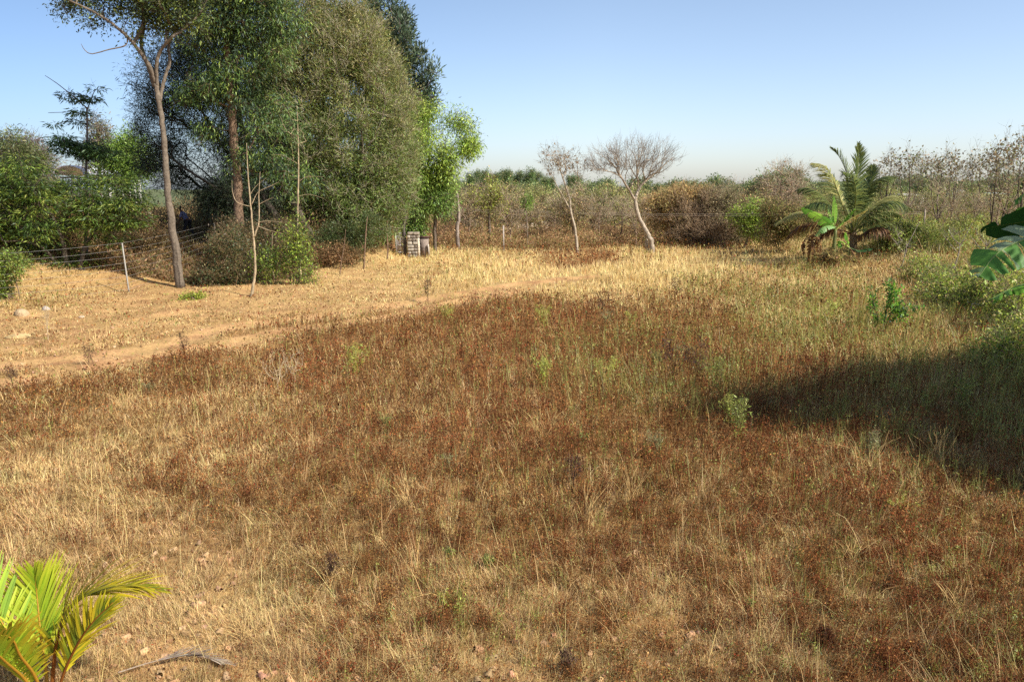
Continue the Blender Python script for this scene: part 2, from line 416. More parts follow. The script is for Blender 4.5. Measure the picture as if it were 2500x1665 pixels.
def blades(mb, r, x, y, z, h, lean, w, col, bend=True):
    n = len(x)
    a = fbm(np.column_stack([x, y]) * .9, 141) * 4 * np.pi + r.normal(0, 1.1, n); b = a + r.uniform(1, 2.1, n)
    base = np.column_stack([x, y, z - 0.01])
    tip = base + np.column_stack([np.cos(a) * lean * h, np.sin(a) * lean * h, h * np.sqrt(np.maximum(0.04, 1 - 0.75 * np.minimum(lean, 1.1) ** 2))])
    mid = base + (tip - base) * 0.5; mid[:, 2] += h * lean * 0.18
    s = np.column_stack([np.cos(b), np.sin(b), r.uniform(-.3, .3, n)]) * (w / 2)[:, None]
    V = np.stack([base - s, base + s, mid - s * .9, mid + s * .9, tip], 1).reshape(-1, 3)
    i = np.arange(n) * 5
    mb.add(V, [np.stack([i, i + 1, i + 3, i + 2], 1), np.stack([i + 2, i + 3, i + 4], 1)], np.repeat(col, 5, 0))

def clump(x, y, cell, frac, seed, pull=.75):
    """pull part of the points towards one plant per cell; returns the plant's random numbers too"""
    i = np.floor(x / cell).astype(np.int64); j = np.floor(y / cell).astype(np.int64)
    h1, h2, h3, h4 = (_h(i, j, i * 0 + k, seed) for k in (1, 2, 3, 4))
    m = _h((x * 9973).astype(np.int64), (y * 7919).astype(np.int64), i * 0, seed) < frac
    px_, py_ = (i + h1) * cell, (j + h2) * cell
    return np.where(m, x + (px_ - x) * pull, x), np.where(m, y + (py_ - y) * pull, y), h3, h4

def jitter(r, base, n, lo=0.7, hi=1.3, hue=0.06):
    return np.clip(base * r.uniform(lo, hi, (n, 1)) * (1 + r.normal(0, hue, (n, 3))), 0.003, 0.95)

def build_cover(N1=1680000, N2=1050000, N3=400000):
    # straw and golden grass
    r, x, y = scatter(N1, 1)
    cv = cover(x, y); q = r.random(len(x))
    w = cv[:, 1] + cv[:, 2] + 0.04
    keep = q < np.clip(w * 1.05, 0, 1) * (1 - np.clip(cv[:, 4] * 1.3 - .3, 0, 1)) * (0.35 + 0.65 * (fbm(np.column_stack([x, y]) * 3.1, 77) > 0.42))
    x, y, cv = x[keep], y[keep], cv[keep]; n = len(x)
    x, y, k1, k2 = clump(x, y, .3, .35, 11, .6)
    z = terrain(x, y); d = np.hypot(x, y)
    gold = r.random(n) < cv[:, 2] / (cv[:, 1] + cv[:, 2] + 0.1)
    h = cv[:, 5] * r.uniform(0.5, 1.3, n) * np.where(gold, 0.55 + 0.7 * fbm(np.column_stack([x, y]) * .9, 88), 0.95)
    h = h * (.65 + .4 * k1); h = np.where((r.random(n) < 0.02) & ~gold, h * 1.8, h)
    lean = np.where(gold & (cv[:, 5] > .25), np.abs(r.normal(0.4, .25, n)), np.clip(r.normal(0.9, .4, n), 0, 1.25))
    ww = np.maximum(0.0022, 0.0004 * d) * r.uniform(.5, 1.5, n)
    c = np.where(gold[:, None], GOLD, np.where((r.random(n) < .5)[:, None], STRAW, STRAW2))
    c = np.where((r.random(n) < 0.06)[:, None], srgb(216, 190, 142), c)
    c = np.where((r.random(n) < 0.15 * (1 - gold))[:, None], srgb(120, 85, 58), c)
    pt = fbm(np.column_stack([x, y]) * 1.3, 133)[:, None]; c = c * (.9 + .2 * k2[:, None]) * np.where(gold[:, None], 1, np.clip(.78 + .5 * (pt - .1), .75, 1.15)) * (1 + (pt - .5) * np.array([-.15, .1, .1]))
    lng = (r.random(n) < .012) & ~gold & (y > 0)
    h = np.where(lng, r.uniform(.25, .6, n), h); lean = np.where(lng, r.uniform(.2, 1.1, n), lean); ww = np.where(lng, ww * .8, ww); c = np.where(lng[:, None], STRAW * r.uniform(.7, 1.2, (n, 1)), c)
    mb = MB(); blades(mb, r, x, y, z, h, lean, ww, jitter(r, c, n, .7, 1.3) * 1.12)
    o = mb.build("dry_grass", M_GRASS); o["kind"] = "stuff"; tag(o, "pale straw and golden dry grass over the field and verge", "grass")
    # red-brown dried weeds: small leaflets and stalks
    r, x, y = scatter(N2, 2, 590)
    cv = cover(x, y); q = r.random(len(x))
    pn = fbm(np.column_stack([x, y]) * 4.2, 78)
    keep = q < np.clip(cv[:, 0] * 1.25 + .04, 0, 1) * (1 - cv[:, 4]) ** 2.5 * np.clip(0.2 + 2.2 * (pn - .3), 0.12, 1)
    x, y, cv, pn = x[keep], y[keep], cv[keep], pn[keep]; n = len(x)
    x, y, k1, k2 = clump(x, y, .36, .4, 12, .6)
    z = terrain(x, y); d = np.hypot(x, y)
    hh = cv[:, 5] * r.uniform(0.0, 1.0, n) ** 0.7 * (0.5 + 0.7 * pn + .5 * k1)
    c0 = np.column_stack([x, y, z + hh])
    dr = r.normal(0, 1, (n, 3)); dr[:, 2] += .5
    L = np.maximum(0.016, 0.0021 * d) * r.uniform(.6, 1.7, n)
    t = r.random(n)[:, None]
    col = np.where(t < .55, RED, np.where(t < .72, srgb(130, 84, 46), np.where(t < .84, srgb(160, 114, 66), np.where(t < .94, srgb(56, 36, 24), srgb(126, 60, 36)))))
    p2 = fbm(np.column_stack([x, y]) * 1.1, 134)[:, None]; p3 = fbm(np.column_stack([x, y]) * .5, 135)[:, None]
    col = np.where((k2 < .1)[:, None], col * np.array([.75, .66, .72]), np.where((k2 > .82)[:, None], col * np.array([1.12, 1.25, 1.2]), col)); col = col * np.clip(.55 + .9 * p2, .6, 1.4) * (1 + (p3 - .5) * np.array([.0, .5, .3]))
    mb = MB(); leaves(mb, c0, dr, r.normal(0, 1, (n, 3)), L, L * r.uniform(.25, .6, n), jitter(r, col, n, .55, 1.45, .08) * 1.12)
    ns = n // 5; s = r.choice(n, ns, replace=False)
    hs = cv[s, 5] * r.uniform(.7, 1.6, ns)
    cs = np.where((r.random(ns) < .5)[:, None], srgb(140, 100, 56), srgb(98, 64, 38))
    blades(mb, r, x[s], y[s], z[s], hs, np.abs(r.normal(.35, .3, ns)), np.maximum(.0025, .0006 * d[s]), jitter(r, cs, ns) * 1.1)
    o = mb.build("dried_weeds", M_DRY); o["kind"] = "stuff"; tag(o, "reddish brown dried weeds covering the middle of the field", "weeds")
    # green low weeds
    r, x, y = scatter(N3, 3)
    cv = cover(x, y); q = r.random(len(x))
    pn = .5 * fbm(np.column_stack([x, y]) * 2.4, 79) + .5 * fbm(np.column_stack([x, y]) * .7, 80)
    keep = q < np.clip(cv[:, 3] * 2.0, 0, 1) * np.clip((pn - .33) * 5, .04, 1)
    x, y, cv = x[keep], y[keep], cv[keep]; n = len(x)
    x, y, k1, k2 = clump(x, y, .3, .7, 13, .7)
    z = terrain(x, y); d = np.hypot(x, y)
    hh = cv[:, 5] * (.8 + .9 * k1) * r.random(n) ** 0.6
    c0 = np.column_stack([x, y, z + hh]); dr = r.normal(0, 1, (n, 3)); dr[:, 2] += .7
    L = np.maximum(0.02, 0.0024 * d) * r.uniform(.6, 1.6, n)
    t = r.random(n)[:, None]
    col = np.where(t < .5, srgb(134, 138, 60), np.where(t < .85, srgb(166, 164, 82), srgb(96, 110, 50)))
    mb = MB(); leaves(mb, c0, dr, r.normal(0, 1, (n, 3)), L, L * .4, jitter(r, col, n, .6, 1.3))
    ns = n // 3; s = r.choice(n, ns, replace=False)
    blades(mb, r, x[s], y[s], z[s], cv[s, 5] * 1.6 * r.uniform(.6, 1.3, ns), np.abs(r.normal(.3, .2, ns)), np.maximum(.0025, .0005 * d[s]), jitter(r, srgb(156, 154, 80), ns))
    o = mb.build("green_weeds", M_LEAF); o["kind"] = "stuff"; tag(o, "low green weeds mixed into the dry field", "weeds")
build_cover()
def litter():
    r, x, y = scatter(60000, 8, 600)
    cv = cover(x, y); keep = r.random(len(x)) < np.clip(cv[:, 4] * 1.2, 0, 1) * .5; x, y = x[keep], y[keep]; n = len(x); z = terrain(x, y)
    s = np.maximum(.012, r.random(n) ** 4 * .07)[:, None]; a = r.uniform(0, 6.28, n)
    A = np.column_stack([x, y, z - .004]); B = A + np.column_stack([np.cos(a), np.sin(a), r.uniform(.2, .8, n)]) * s
    mb = MB(); frusta(mb, A, B, s[:, 0] * .7, s[:, 0] * .35, jitter(r, srgb(178, 142, 104), n, .6, 1.25), 5)
    o = mb.build("pebbles", M_STONE); o["kind"] = "stuff"; tag(o, "small stones and clods on the bare track and verge", "pebbles")
    r, x, y = scatter(90000, 9, 600)
    fx = np.interp(y, FX, FXX); pn = fbm(np.column_stack([x, y]) * .8, 97)
    keep = (y > 25) & (r.random(len(x)) < sm((fx + 7 - x) / 6) * np.clip((pn - .3) * 2.2, .05, 1)); x, y = x[keep], y[keep]; n = len(x); z = terrain(x, y)
    t = r.random((n, 1)); col = np.where(t < .4, srgb(150, 108, 76), np.where(t < .7, srgb(196, 164, 124), srgb(110, 82, 60)))
    dr = np.column_stack([r.normal(0, 1, (n, 2)), r.uniform(-.1, .35, n)]); mb = MB(); L = r.uniform(.05, .12, n)
    leaves(mb, np.column_stack([x, y, z + .015]), dr, np.column_stack([r.normal(0, .4, (n, 2)), np.ones(n)]), L, L * .45, jitter(r, col, n))
    o = mb.build("leaf_litter", M_DRY); o["kind"] = "stuff"; tag(o, "fallen brown leaves on the verge under the big trees", "leaf litter")
litter()

# ---------------------------------------------------------------- plants
def mst(nodes, path, T, bf):
    nodes = np.asarray(nodes, float); k0 = len(nodes); n = len(T)
    allp = np.vstack([nodes, T]); pl = np.concatenate([path, np.zeros(n)])
    par = np.full(k0 + n, -1)
    D = np.linalg.norm(T[:, None] - nodes[None], axis=2) + bf * path[None] * 1.0
    bi = D.argmin(1); bc = D.min(1).copy(); done = np.zeros(n, bool); order = []
    for _ in range(n):
        j = int(np.where(done, 1e9, bc).argmin()); done[j] = True; p = bi[j]; par[k0 + j] = p
        pl[k0 + j] = pl[p] + np.linalg.norm(T[j] - allp[p]); order.append(k0 + j)
        c = np.linalg.norm(T - T[j], axis=1) + bf * pl[k0 + j]
        m = (c < bc) & ~done; bc[m] = c[m]; bi[m] = k0 + j
    cnt = np.ones(k0 + n)
    for i in reversed(order):
        if par[i] >= k0: cnt[par[i]] += cnt[i]
    return allp, par, cnt

def blob_points(r, blobs, n, shell=2.2, gaps=0.0, gs=0.8, seed=0):
    w = np.array([b[1][0] * b[1][1] * b[1][2] * (b[2] if len(b) > 2 else 1) for b in blobs], float) ** 0.8
    w /= w.sum(); out = []
    k = r.choice(len(blobs), n * 3, p=w)
    d = norm(r.normal(0, 1, (n * 3, 3))) * (r.random((n * 3, 1)) ** (1 / (3 + shell)))
    pts = np.array([blobs[i][0] for i in k]) + d * np.array([blobs[i][1] for i in k])
    if gaps: pts = pts[fbm(pts * gs, seed + 3, 2) > gaps]
    return pts[:n]

def make_plant(name, label, cat, stems, blobs, n, leaf, seed=0, bark=(120, 105, 88), bf=0.25, rt=0.012, rmax=None, shell=2.2, gaps=0.3, gs=0.7,
               twigs=6, twig_len=0.5, twig_r=0.006, twig_col=None, twig_up=0.4, group=None, crown_name="crown", bark_name="trunk", base=None, leaf_mat=None, sides=10, droop_limbs=0, own_empty=True):
    """stems: list of (points, radii). leaf: dict(n,L,W,cols,spread,droop,flat)"""
    r = np.random.default_rng(seed)
    base = np.asarray(base if base is not None else stems[0][0][0], float)
    root = thing(name, label, cat, base, group)
    tb = MB(); bc = srgb(*bark)
    nodes, path, rr = [], [], []
    for pts, rad in stems:
        ln = max(4, int(len(pts) * 6)); c = catmull(pts, ln); rd = np.interp(np.linspace(0, 1, ln), np.linspace(0, 1, len(rad)), rad)
        if len(pts) > 2:
            c[1:-1] += (r.normal(0, 1, (ln - 2, 3)) * rd[1:-1, None] * 0.12)
        cc = np.repeat(bc[None] * r.uniform(.85, 1.15, (ln, 1)), sides, 0)
        tube(tb, c, rd, np.vstack([cc, cc[:2]]), sides, 0.12, seed)
        seg = np.concatenate([[0], np.cumsum(np.linalg.norm(np.diff(c, axis=0), axis=1))])
        s0 = int(ln * .3) if len(stems) == 1 else 2
        off = 0 if not nodes else path[int(np.linalg.norm(np.array(nodes) - c[0], axis=1).argmin())]
        for i in range(s0, ln): nodes.append(c[i]); path.append(off + seg[i]); rr.append(rd[i])
    T = blob_points(r, blobs, n, shell, gaps, gs, seed) if n else np.zeros((0, 3))
    if len(T):
        allp, par, cnt = mst(nodes, np.array(path), T, bf)
        k0 = len(nodes); ch = np.arange(k0, len(allp)); pa = par[ch]
        rad = rt * cnt ** 0.5
        rad[:k0] = rr
        lim = np.array(rr)
        r1 = rad[ch]; r0 = np.where(pa < k0, np.minimum(rad[pa] * .8, r1 * 1.3), np.minimum(rad[pa], r1 * 1.6))
        if rmax: r0 = np.minimum(r0, rmax); r1 = np.minimum(r1, rmax)
        A, B = allp[pa], allp[ch]
        Mid = (A + B) / 2 + r.normal(0, .06, A.shape) * np.linalg.norm(B - A, axis=1)[:, None]
        Mid[:, 2] -= droop_limbs * np.linalg.norm(B - A, axis=1)
        cb = bc[None] * r.uniform(.8, 1.2, (len(ch), 1))
        frusta(tb, A, Mid, r0, (r0 + r1) / 2, cb, 5); frusta(tb, Mid, B, (r0 + r1) / 2, r1, cb, 5)
    else:
        allp = np.array(nodes); ch = np.arange(len(nodes)); T = allp
    tb.build(bark_name, M_BARK, root, True, base)
    cm = MB(); any_c = False
    nc = T
    cen = nc.mean(0) if len(nc) else base
    if twigs:
        k = np.repeat(np.arange(len(nc)), twigs); out = norm(nc[k] - cen + r.normal(0, .3, (len(k), 3)))
        d = norm(out * .6 + r.normal(0, .6, (len(k), 3)) + np.array([0, 0, twig_up]))
        L = twig_len * r.uniform(.4, 1.3, len(k))[:, None]
        a = nc[k] + r.normal(0, twig_len * .15, (len(k), 3)); m = a + d * L * .5; e = m + norm(d + r.normal(0, .35, d.shape) + np.array([0, 0, twig_up * .4])) * L * .5
        tcb = srgb(*(twig_col or bark)); cc = tcb[None] * r.uniform(.6, 1.4, (len(k), 1))
        frusta(cm, a, m, twig_r, twig_r * .8, cc, 3); frusta(cm, m, e, twig_r * .8, twig_r * .35, cc, 3); any_c = True
        # side twiglets
        s = norm(d + r.normal(0, .8, d.shape)); frusta(cm, m, m + s * L * .45, twig_r * .6, twig_r * .3, cc, 3)
    if leaf:
        m = leaf['n']; k = np.repeat(np.arange(len(nc)), m); N = len(k)
        sp = leaf.get('spread', .4); spz = leaf.get('spz', sp)
        if twigs and leaf.get('on_twigs'):
            kk = r.integers(0, len(a), N); c0 = a[kk] + (e[kk] - a[kk]) * r.random((N, 1)) + r.normal(0, sp * .25, (N, 3)); kn = kk // twigs
        else:
            c0 = nc[k] + r.normal(0, 1, (N, 3)) * np.array([sp, sp, spz]); kn = k
        out = norm(c0 - nc[kn] + r.normal(0, .01, (N, 3)))
        d = out * leaf.get('out', .6) + r.normal(0, leaf.get('rand', .6), (N, 3)) + np.array([0, 0, -leaf.get('droop', .2)])
        nr = r.normal(0, 1, (N, 3)) * leaf.get('tilt', .8) + np.array([0, 0, 1.0])
        cols = np.array([srgb(*c) for c in leaf['cols']])
        wt = np.array(leaf.get('wt', [1] * len(cols)), float); wt /= wt.sum()
        nodec = cols[r.choice(len(cols), len(nc), p=wt)]
        c = np.where((r.random(N) < leaf.get('own', .45))[:, None], cols[r.choice(len(cols), N, p=wt)], nodec[kn])
        c = jitter(r, c * r.uniform(.8, 1.2, (len(nc), 1))[kn], N, .65, 1.35, .05)
        c = np.clip(c * leaf.get('gain', 1.25), 0, .9)
        if 'zfn' in leaf: c = leaf['zfn'](c0, c)
        L = leaf['L'] * r.uniform(.6, 1.4, N)
        leaves(cm, c0, d, nr, L, L * leaf['W'], c); any_c = True
    if any_c: cm.build(crown_name, leaf_mat or M_LEAF, root, False, base)
    return root

def pl(pix, d, dd=None):
    """pixels of the photo at depth d -> world points"""
    dd = dd or [0] * len(pix)
    return [W(u, v, d + e) for (u, v), e in zip(pix, dd)]

def bl(spec, d):
    """(u,v,ru,rv[,depth radius m, depth offset]) -> blobs"""
    out = []
    for s in spec:
        u, v, ru, rv = s[:4]; k = d / F / math.cos(PITCH)
        ry = s[4] if len(s) > 4 else (ru + rv) / 2 * k
        out.append((W(u, v, d + (s[5] if len(s) > 5 else 0)), (ru * k, ry, rv * k)))
    return out

def sunk(p, dz=0.1): q = np.array(p, float); q[2] -= dz; return q

# --- the big group on the left
d = 33.0
tb = P(440, 702)
d = tb[1]
trunk = [sunk(tb)] + pl([(428, 600), (413, 500), (406, 420), (399, 330), (390, 260), (380, 205)], d)
R_ = lambda *a: list(a)
make_plant("slender_tree", "slender tree with bare pale trunk forking near the top, right of the fence post", "tree",
    [(trunk, R_(.2, .155, .13, .12, .105, .095, .095)),
     (pl([(380, 205), (366, 165), (335, 118), (300, 80), (250, 42), (205, 18), (150, -10), (100, -60)], d, [0, -.2, -.4, -.6, -.8, -1, -1.2, -1.4]), R_(.09, .08, .065, .05, .04, .03, .015)),
     (pl([(378, 210), (360, 160), (345, 110), (352, 60), (345, 0), (350, -90), (340, -200)], d, [0, .2, .5, .6, .8, 1, 1]), R_(.08, .07, .06, .05, .04, .02)),
     (pl([(384, 215), (382, 160), (392, 125), (420, 92), (450, 70), (490, 30), (520, -40)], d, [0, -.2, -.3, -.5, -.3, 0, 0]), R_(.07, .065, .055, .05, .035, .02)),
     (pl([(390, 250), (402, 190), (414, 150), (412, 110), (430, 70), (450, 0), (470, -100)], d, [0, .2, .3, .6, .9, 1.3, 1.5]), R_(.075, .065, .055, .05, .035, .02)),
     (pl([(312, 92), (305, 112), (265, 122), (225, 132), (208, 124), (198, 108)], d, [-.5, -.6, -.8, -1, -1.1, -1.1]), R_(.03, .025, .02, .015, .008))],
    bl([(170, -10, 45, 40), (165, 40, 18, 18), (240, 10, 50, 45), (260, 50, 40, 25), (320, -20, 60, 50), (350, 50, 35, 45), (420, 20, 60, 50), (480, 40, 40, 40), (410, 80, 30, 20), (440, -70, 90, 60), (300, -100, 140, 70), (350, -180, 120, 60), (335, 100, 18, 20)], d),
    340, dict(n=130, L=.13, W=.34, cols=[(78, 92, 50), (98, 112, 52), (62, 74, 48), (132, 142, 62)], wt=[4, 3, 3, 1], spread=.3, spz=.22, droop=.25, rand=.6), seed=11, bark=(108, 97, 83), twigs=5, twig_len=.6, twig_r=.008, rt=.01, gaps=.38, bf=.3)

d2 = 38.5
b2 = P(596, 655); b2 = np.array([W(594, 640, d2)[0], d2, float(terrain(np.array([W(594, 640, d2)[0]]), np.array([d2]))[0])])
make_plant("tall_tree", "tall straight brown trunk with drooping leaf bunches, left of the big dome shaped tree", "tree",
    [([sunk(b2)] + pl([(586, 560), (580, 470), (576, 400), (570, 330), (566, 260), (558, 180), (552, 100), (547, 40), (546, -60), (540, -200)], d2), R_(.27, .24, .22, .2, .2, .18, .16, .14, .11, .08, .03))],
    bl([(560, -150, 110, 70), (600, -40, 110, 60), (500, -30, 60, 50), (520, 60, 60, 50), (620, 50, 90, 45), (500, 120, 45, 35), (640, 130, 80, 40), (560, 200, 80, 40), (490, 230, 50, 30), (640, 230, 60, 40), (660, 300, 50, 35), (510, 320, 30, 20), (700, 60, 40, 40), (620, 400, 60, 30), (720, 440, 40, 30)], d2),
    330, dict(n=130, L=.2, W=.22, cols=[(70, 92, 50), (92, 112, 52), (122, 140, 62), (58, 78, 55), (150, 160, 90)], wt=[4, 4, 2, 3, .6], spread=.34, spz=.28, droop=.8, rand=.5), seed=12, bark=(122, 100, 80), twigs=4, twig_len=.7, twig_r=.009, twig_up=.0, rt=.009, gaps=.36, bf=.35)

d3 = 43.0
def gnd(u, d): 
    x = W(u, 500, d)[0]; return np.array([x, d, float(terrain(np.array([x]), np.array([d]))[0]) - .1])
make_plant("feathery_tree", "dark feathery tree with sky showing through, behind the slender pale trunk", "tree",
    [([gnd(690, d3)] + pl([(680, 560), (655, 500), (600, 430), (540, 350), (480, 250), (440, 180)], d3), R_(.22, .17, .13, .1, .08, .06, .03)),
     ([gnd(700, d3)] + pl([(690, 560), (640, 470), (600, 350), (575, 220), (560, 100), (560, 0)], d3, [0, 0, .5, 1, 1.3, 1.5]), R_(.25, .2, .17, .14, .1, .07, .03)),
     ([gnd(680, d3)] + pl([(640, 540), (560, 480), (480, 430), (410, 380), (370, 340)], d3, [0, -.5, -1, -1.2, -1.3]), R_(.13, .1, .08, .06, .04, .02))],
    bl([(540, 470, 70, 50), (540, 505, 50, 30), (590, 560, 40, 40), (640, 560, 60, 40), (560, 480, 60, 50), (420, 200, 80, 80), (400, 300, 70, 60), (410, 400, 75, 60), (500, 465, 50, 35), (500, 150, 80, 70), (520, 280, 70, 70), (540, 400, 80, 70), (600, 480, 60, 50), (620, 180, 60, 90), (630, 320, 60, 70), (470, 90, 60, 50), (370, 250, 30, 40), (365, 350, 32, 40), (600, 60, 70, 60), (640, 420, 50, 50)], d3),
    800, dict(n=110, L=.24, W=.1, cols=[(44, 56, 42), (58, 72, 46), (70, 84, 50), (82, 92, 60)], wt=[4, 4, 2, 1], spread=.36, spz=.26, droop=.25, rand=.5, out=.9), seed=13, bark=(72, 64, 56), twigs=8, twig_len=.8, twig_r=.009, twig_col=(84, 78, 66), twig_up=.2, rt=.01, gaps=.3, gs=.6, bf=.45, shell=.6)

d4 = 45.0
def domecol(c0, c):
    t = sm((c0[:, 2] - 3) / 9)[:, None]                     # dry twiggy top, greener skirt
    return c * (1 - t * .0) * (np.array([.85, 1.05, .9]) * (1 - t) + np.array([1.04, .98, 1.0]) * t)
make_plant("dome_tree", "huge dome shaped olive brown tree full of fine pale twigs", "tree",
    [([gnd(868, d4)] + pl([(866, 560), (850, 480), (820, 400), (790, 250), (770, 100)], d4), R_(.3, .26, .22, .18, .12, .05)),
     ([gnd(860, d4)] + pl([(850, 560), (900, 460), (930, 350), (930, 250)], d4, [0, -.5, -1, -1.2]), R_(.22, .18, .13, .08, .03)),
     ([gnd(770, d4 - 2)] + pl([(765, 590), (735, 530), (705, 470), (680, 430), (665, 380), (680, 250)], d4 - 2), R_(.26, .24, .2, .17, .14, .1, .04)),
     ([gnd(865, d4)] + pl([(850, 570), (780, 440), (720, 330), (700, 200), (700, 80)], d4, [0, -1, -1.5, -1.5, -1.5]), R_(.22, .18, .14, .1, .06, .03))],
    bl([(830, 300, 180, 235, 3.8), (810, 250, 175, 160, 3.2), (860, 370, 150, 150, 3.2), (760, 110, 120, 120, 2.6), (790, 20, 85, 60, 2.2), (870, 120, 80, 100, 2.4), (720, 250, 95, 150, 2.6), (720, 420, 80, 60, 2.2), (850, 480, 150, 85, 2.8), (940, 420, 75, 110, 2.4), (920, 510, 70, 70, 2.), (760, 500, 70, 40, 1.5), (860, 560, 80, 35, 1.5)], d4),
    1450, dict(n=120, L=.2, W=.17, gain=2.05, cols=[(96, 98, 54), (110, 108, 62), (84, 94, 48), (122, 116, 76), (98, 108, 50), (74, 88, 44)], wt=[4, 3, 3, 2, 2, 2], spread=.32, droop=-.35, rand=.55, out=.8, own=.6, zfn=domecol), seed=14, bark=(110, 100, 86), twigs=11, twig_len=.66, twig_r=.0105, twig_col=(188, 178, 146), twig_up=.5, rt=.011, gaps=.22, gs=.5, bf=.4, shell=4)

d5 = 58.0
make_plant("silver_leaved_tree", "dark grey green tree rising behind the right shoulder of the dome tree", "tree",
    [([gnd(960, d5)] + pl([(960, 500), (955, 350), (950, 200), (930, 60)], d5), R_(.35, .3, .24, .15, .05)),
     (pl([(955, 400), (990, 300), (1030, 230), (1050, 200)], d5), R_(.15, .1, .06, .03))],
    bl([(925, 60, 50, 55), (900, 40, 30, 30), (970, 100, 50, 65), (1000, 150, 40, 55), (980, 220, 55, 60), (1045, 215, 30, 45), (1010, 280, 50, 45), (930, 180, 60, 90), (960, 300, 60, 60), (890, 100, 60, 60), (1020, 240, 40, 40), (1060, 190, 12, 20), (1015, 90, 10, 20), (950, 30, 14, 22), (1028, 155, 10, 25)], d5),
    250, dict(n=95, L=.36, W=.22, gain=1.4, cols=[(62, 78, 56), (76, 90, 64), (92, 104, 76), (50, 62, 48)], spread=.24, spz=.36, droop=-.5, rand=.5, out=.8), seed=15, bark=(120, 110, 100), twigs=3, twig_len=.9, twig_r=.012, twig_up=.9, rt=.015, gaps=.4, gs=.6)

d6 = 53.0
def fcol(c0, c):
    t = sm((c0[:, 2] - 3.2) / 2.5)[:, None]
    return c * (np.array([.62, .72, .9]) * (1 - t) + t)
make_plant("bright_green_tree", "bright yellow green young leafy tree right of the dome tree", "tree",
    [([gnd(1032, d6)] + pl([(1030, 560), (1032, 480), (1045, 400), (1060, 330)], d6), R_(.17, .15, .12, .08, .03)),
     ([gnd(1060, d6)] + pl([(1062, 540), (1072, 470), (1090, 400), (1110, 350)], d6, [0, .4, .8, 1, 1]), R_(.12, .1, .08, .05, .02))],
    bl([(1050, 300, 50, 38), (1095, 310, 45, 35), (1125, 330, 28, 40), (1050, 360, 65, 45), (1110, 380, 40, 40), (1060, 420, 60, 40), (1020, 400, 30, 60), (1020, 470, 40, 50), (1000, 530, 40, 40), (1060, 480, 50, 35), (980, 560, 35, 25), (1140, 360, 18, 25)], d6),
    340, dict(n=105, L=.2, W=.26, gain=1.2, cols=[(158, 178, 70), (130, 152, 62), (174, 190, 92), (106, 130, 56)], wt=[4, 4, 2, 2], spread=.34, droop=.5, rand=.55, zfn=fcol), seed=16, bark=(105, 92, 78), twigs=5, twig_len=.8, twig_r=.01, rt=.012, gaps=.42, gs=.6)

# pinnate-leaved trees on the far left
gleaf = dict(n=90, L=.2, W=.17, gain=1.15, cols=[(72, 94, 40), (92, 112, 42), (122, 138, 52), (54, 74, 36), (150, 160, 76)], wt=[4, 4, 2, 2, .8], spread=.36, spz=.12, droop=.45, rand=.4, out=1.1, own=.3)
d7 = 35.0
make_plant("young_feather_leaf_tree", "thin young tree with layered feathery leaf tiers standing above the green thicket at far left", "tree",
    [([gnd(208, d7)] + pl([(210, 600), (212, 500), (211, 400), (213, 320), (212, 262)], d7), R_(.08, .07, .06, .05, .04, .03)),
     (pl([(212, 265), (195, 250), (165, 225), (140, 205), (110, 185)], d7, [0, -.2, -.3, -.3, -.3]), R_(.03, .025, .02, .015, .01)),
     (pl([(213, 270), (222, 245), (230, 225), (240, 215)], d7, [0, .2, .3, .4]), R_(.025, .02, .015, .01)),
     (pl([(210, 305), (180, 292), (150, 300), (135, 308)], d7, [0, .2, .3, .4]), R_(.02, .015, .012, .01)),
     (pl([(211, 285), (185, 275), (150, 275), (118, 276)], d7), R_(.02, .015, .012, .01)),
     (pl([(212, 300), (230, 288), (248, 280)], d7), R_(.015, .01, .006))],
    bl([(112, 186, 12, 8), (165, 222, 20, 14), (175, 245, 16, 8), (222, 212, 16, 8), (236, 224, 14, 9), (215, 243, 22, 11), (125, 276, 16, 6), (160, 277, 20, 6), (195, 274, 16, 6), (150, 302, 20, 7), (180, 298, 16, 6), (160, 350, 22, 20), (190, 370, 40, 22), (240, 370, 45, 22), (215, 352, 22, 10)], d7),
    62, dict(gleaf, n=60, spread=.2, spz=.05, cols=[(56, 78, 46), (72, 96, 50), (90, 118, 56)], wt=[1, 1, 1], L=.22, W=.18), seed=17, bark=(92, 84, 80), twigs=2, twig_len=.35, twig_r=.006, gaps=0, rt=.007, bf=.1)
d8 = 33.5
make_plant("green_thicket_tree", "broad low bright green feathery tree hanging over the wire fence at far left", "tree",
    [([gnd(175, d8)] + pl([(165, 650), (150, 580), (110, 500), (60, 430)], d8), R_(.13, .11, .09, .06, .03)),
     ([gnd(190, d8)] + pl([(196, 650), (215, 590), (260, 530), (320, 490)], d8, [0, .3, .6, .9]), R_(.12, .1, .08, .05, .02)),
     ([gnd(160, d8)] + pl([(150, 660), (110, 610), (60, 590), (10, 590)], d8, [0, -.4, -.8, -1]), R_(.08, .07, .05, .03, .02))],
    bl([(60, 440, 90, 50), (20, 500, 60, 70), (150, 460, 100, 50), (130, 520, 100, 45), (250, 470, 90, 45), (250, 520, 110, 40), (320, 510, 55, 35), (330, 475, 40, 25), (80, 580, 80, 35), (200, 565, 90, 30), (60, 630, 60, 28), (175, 625, 50, 40), (150, 670, 24, 22), (-60, 500, 70, 90), (230, 610, 30, 25), (30, 400, 50, 30)], d8),
    300, dict(gleaf, spz=.08), seed=18, bark=(84, 74, 62), twigs=3, twig_len=.5, twig_r=.007, gaps=.46, gs=.55, shell=1, rt=.008, bf=.3)
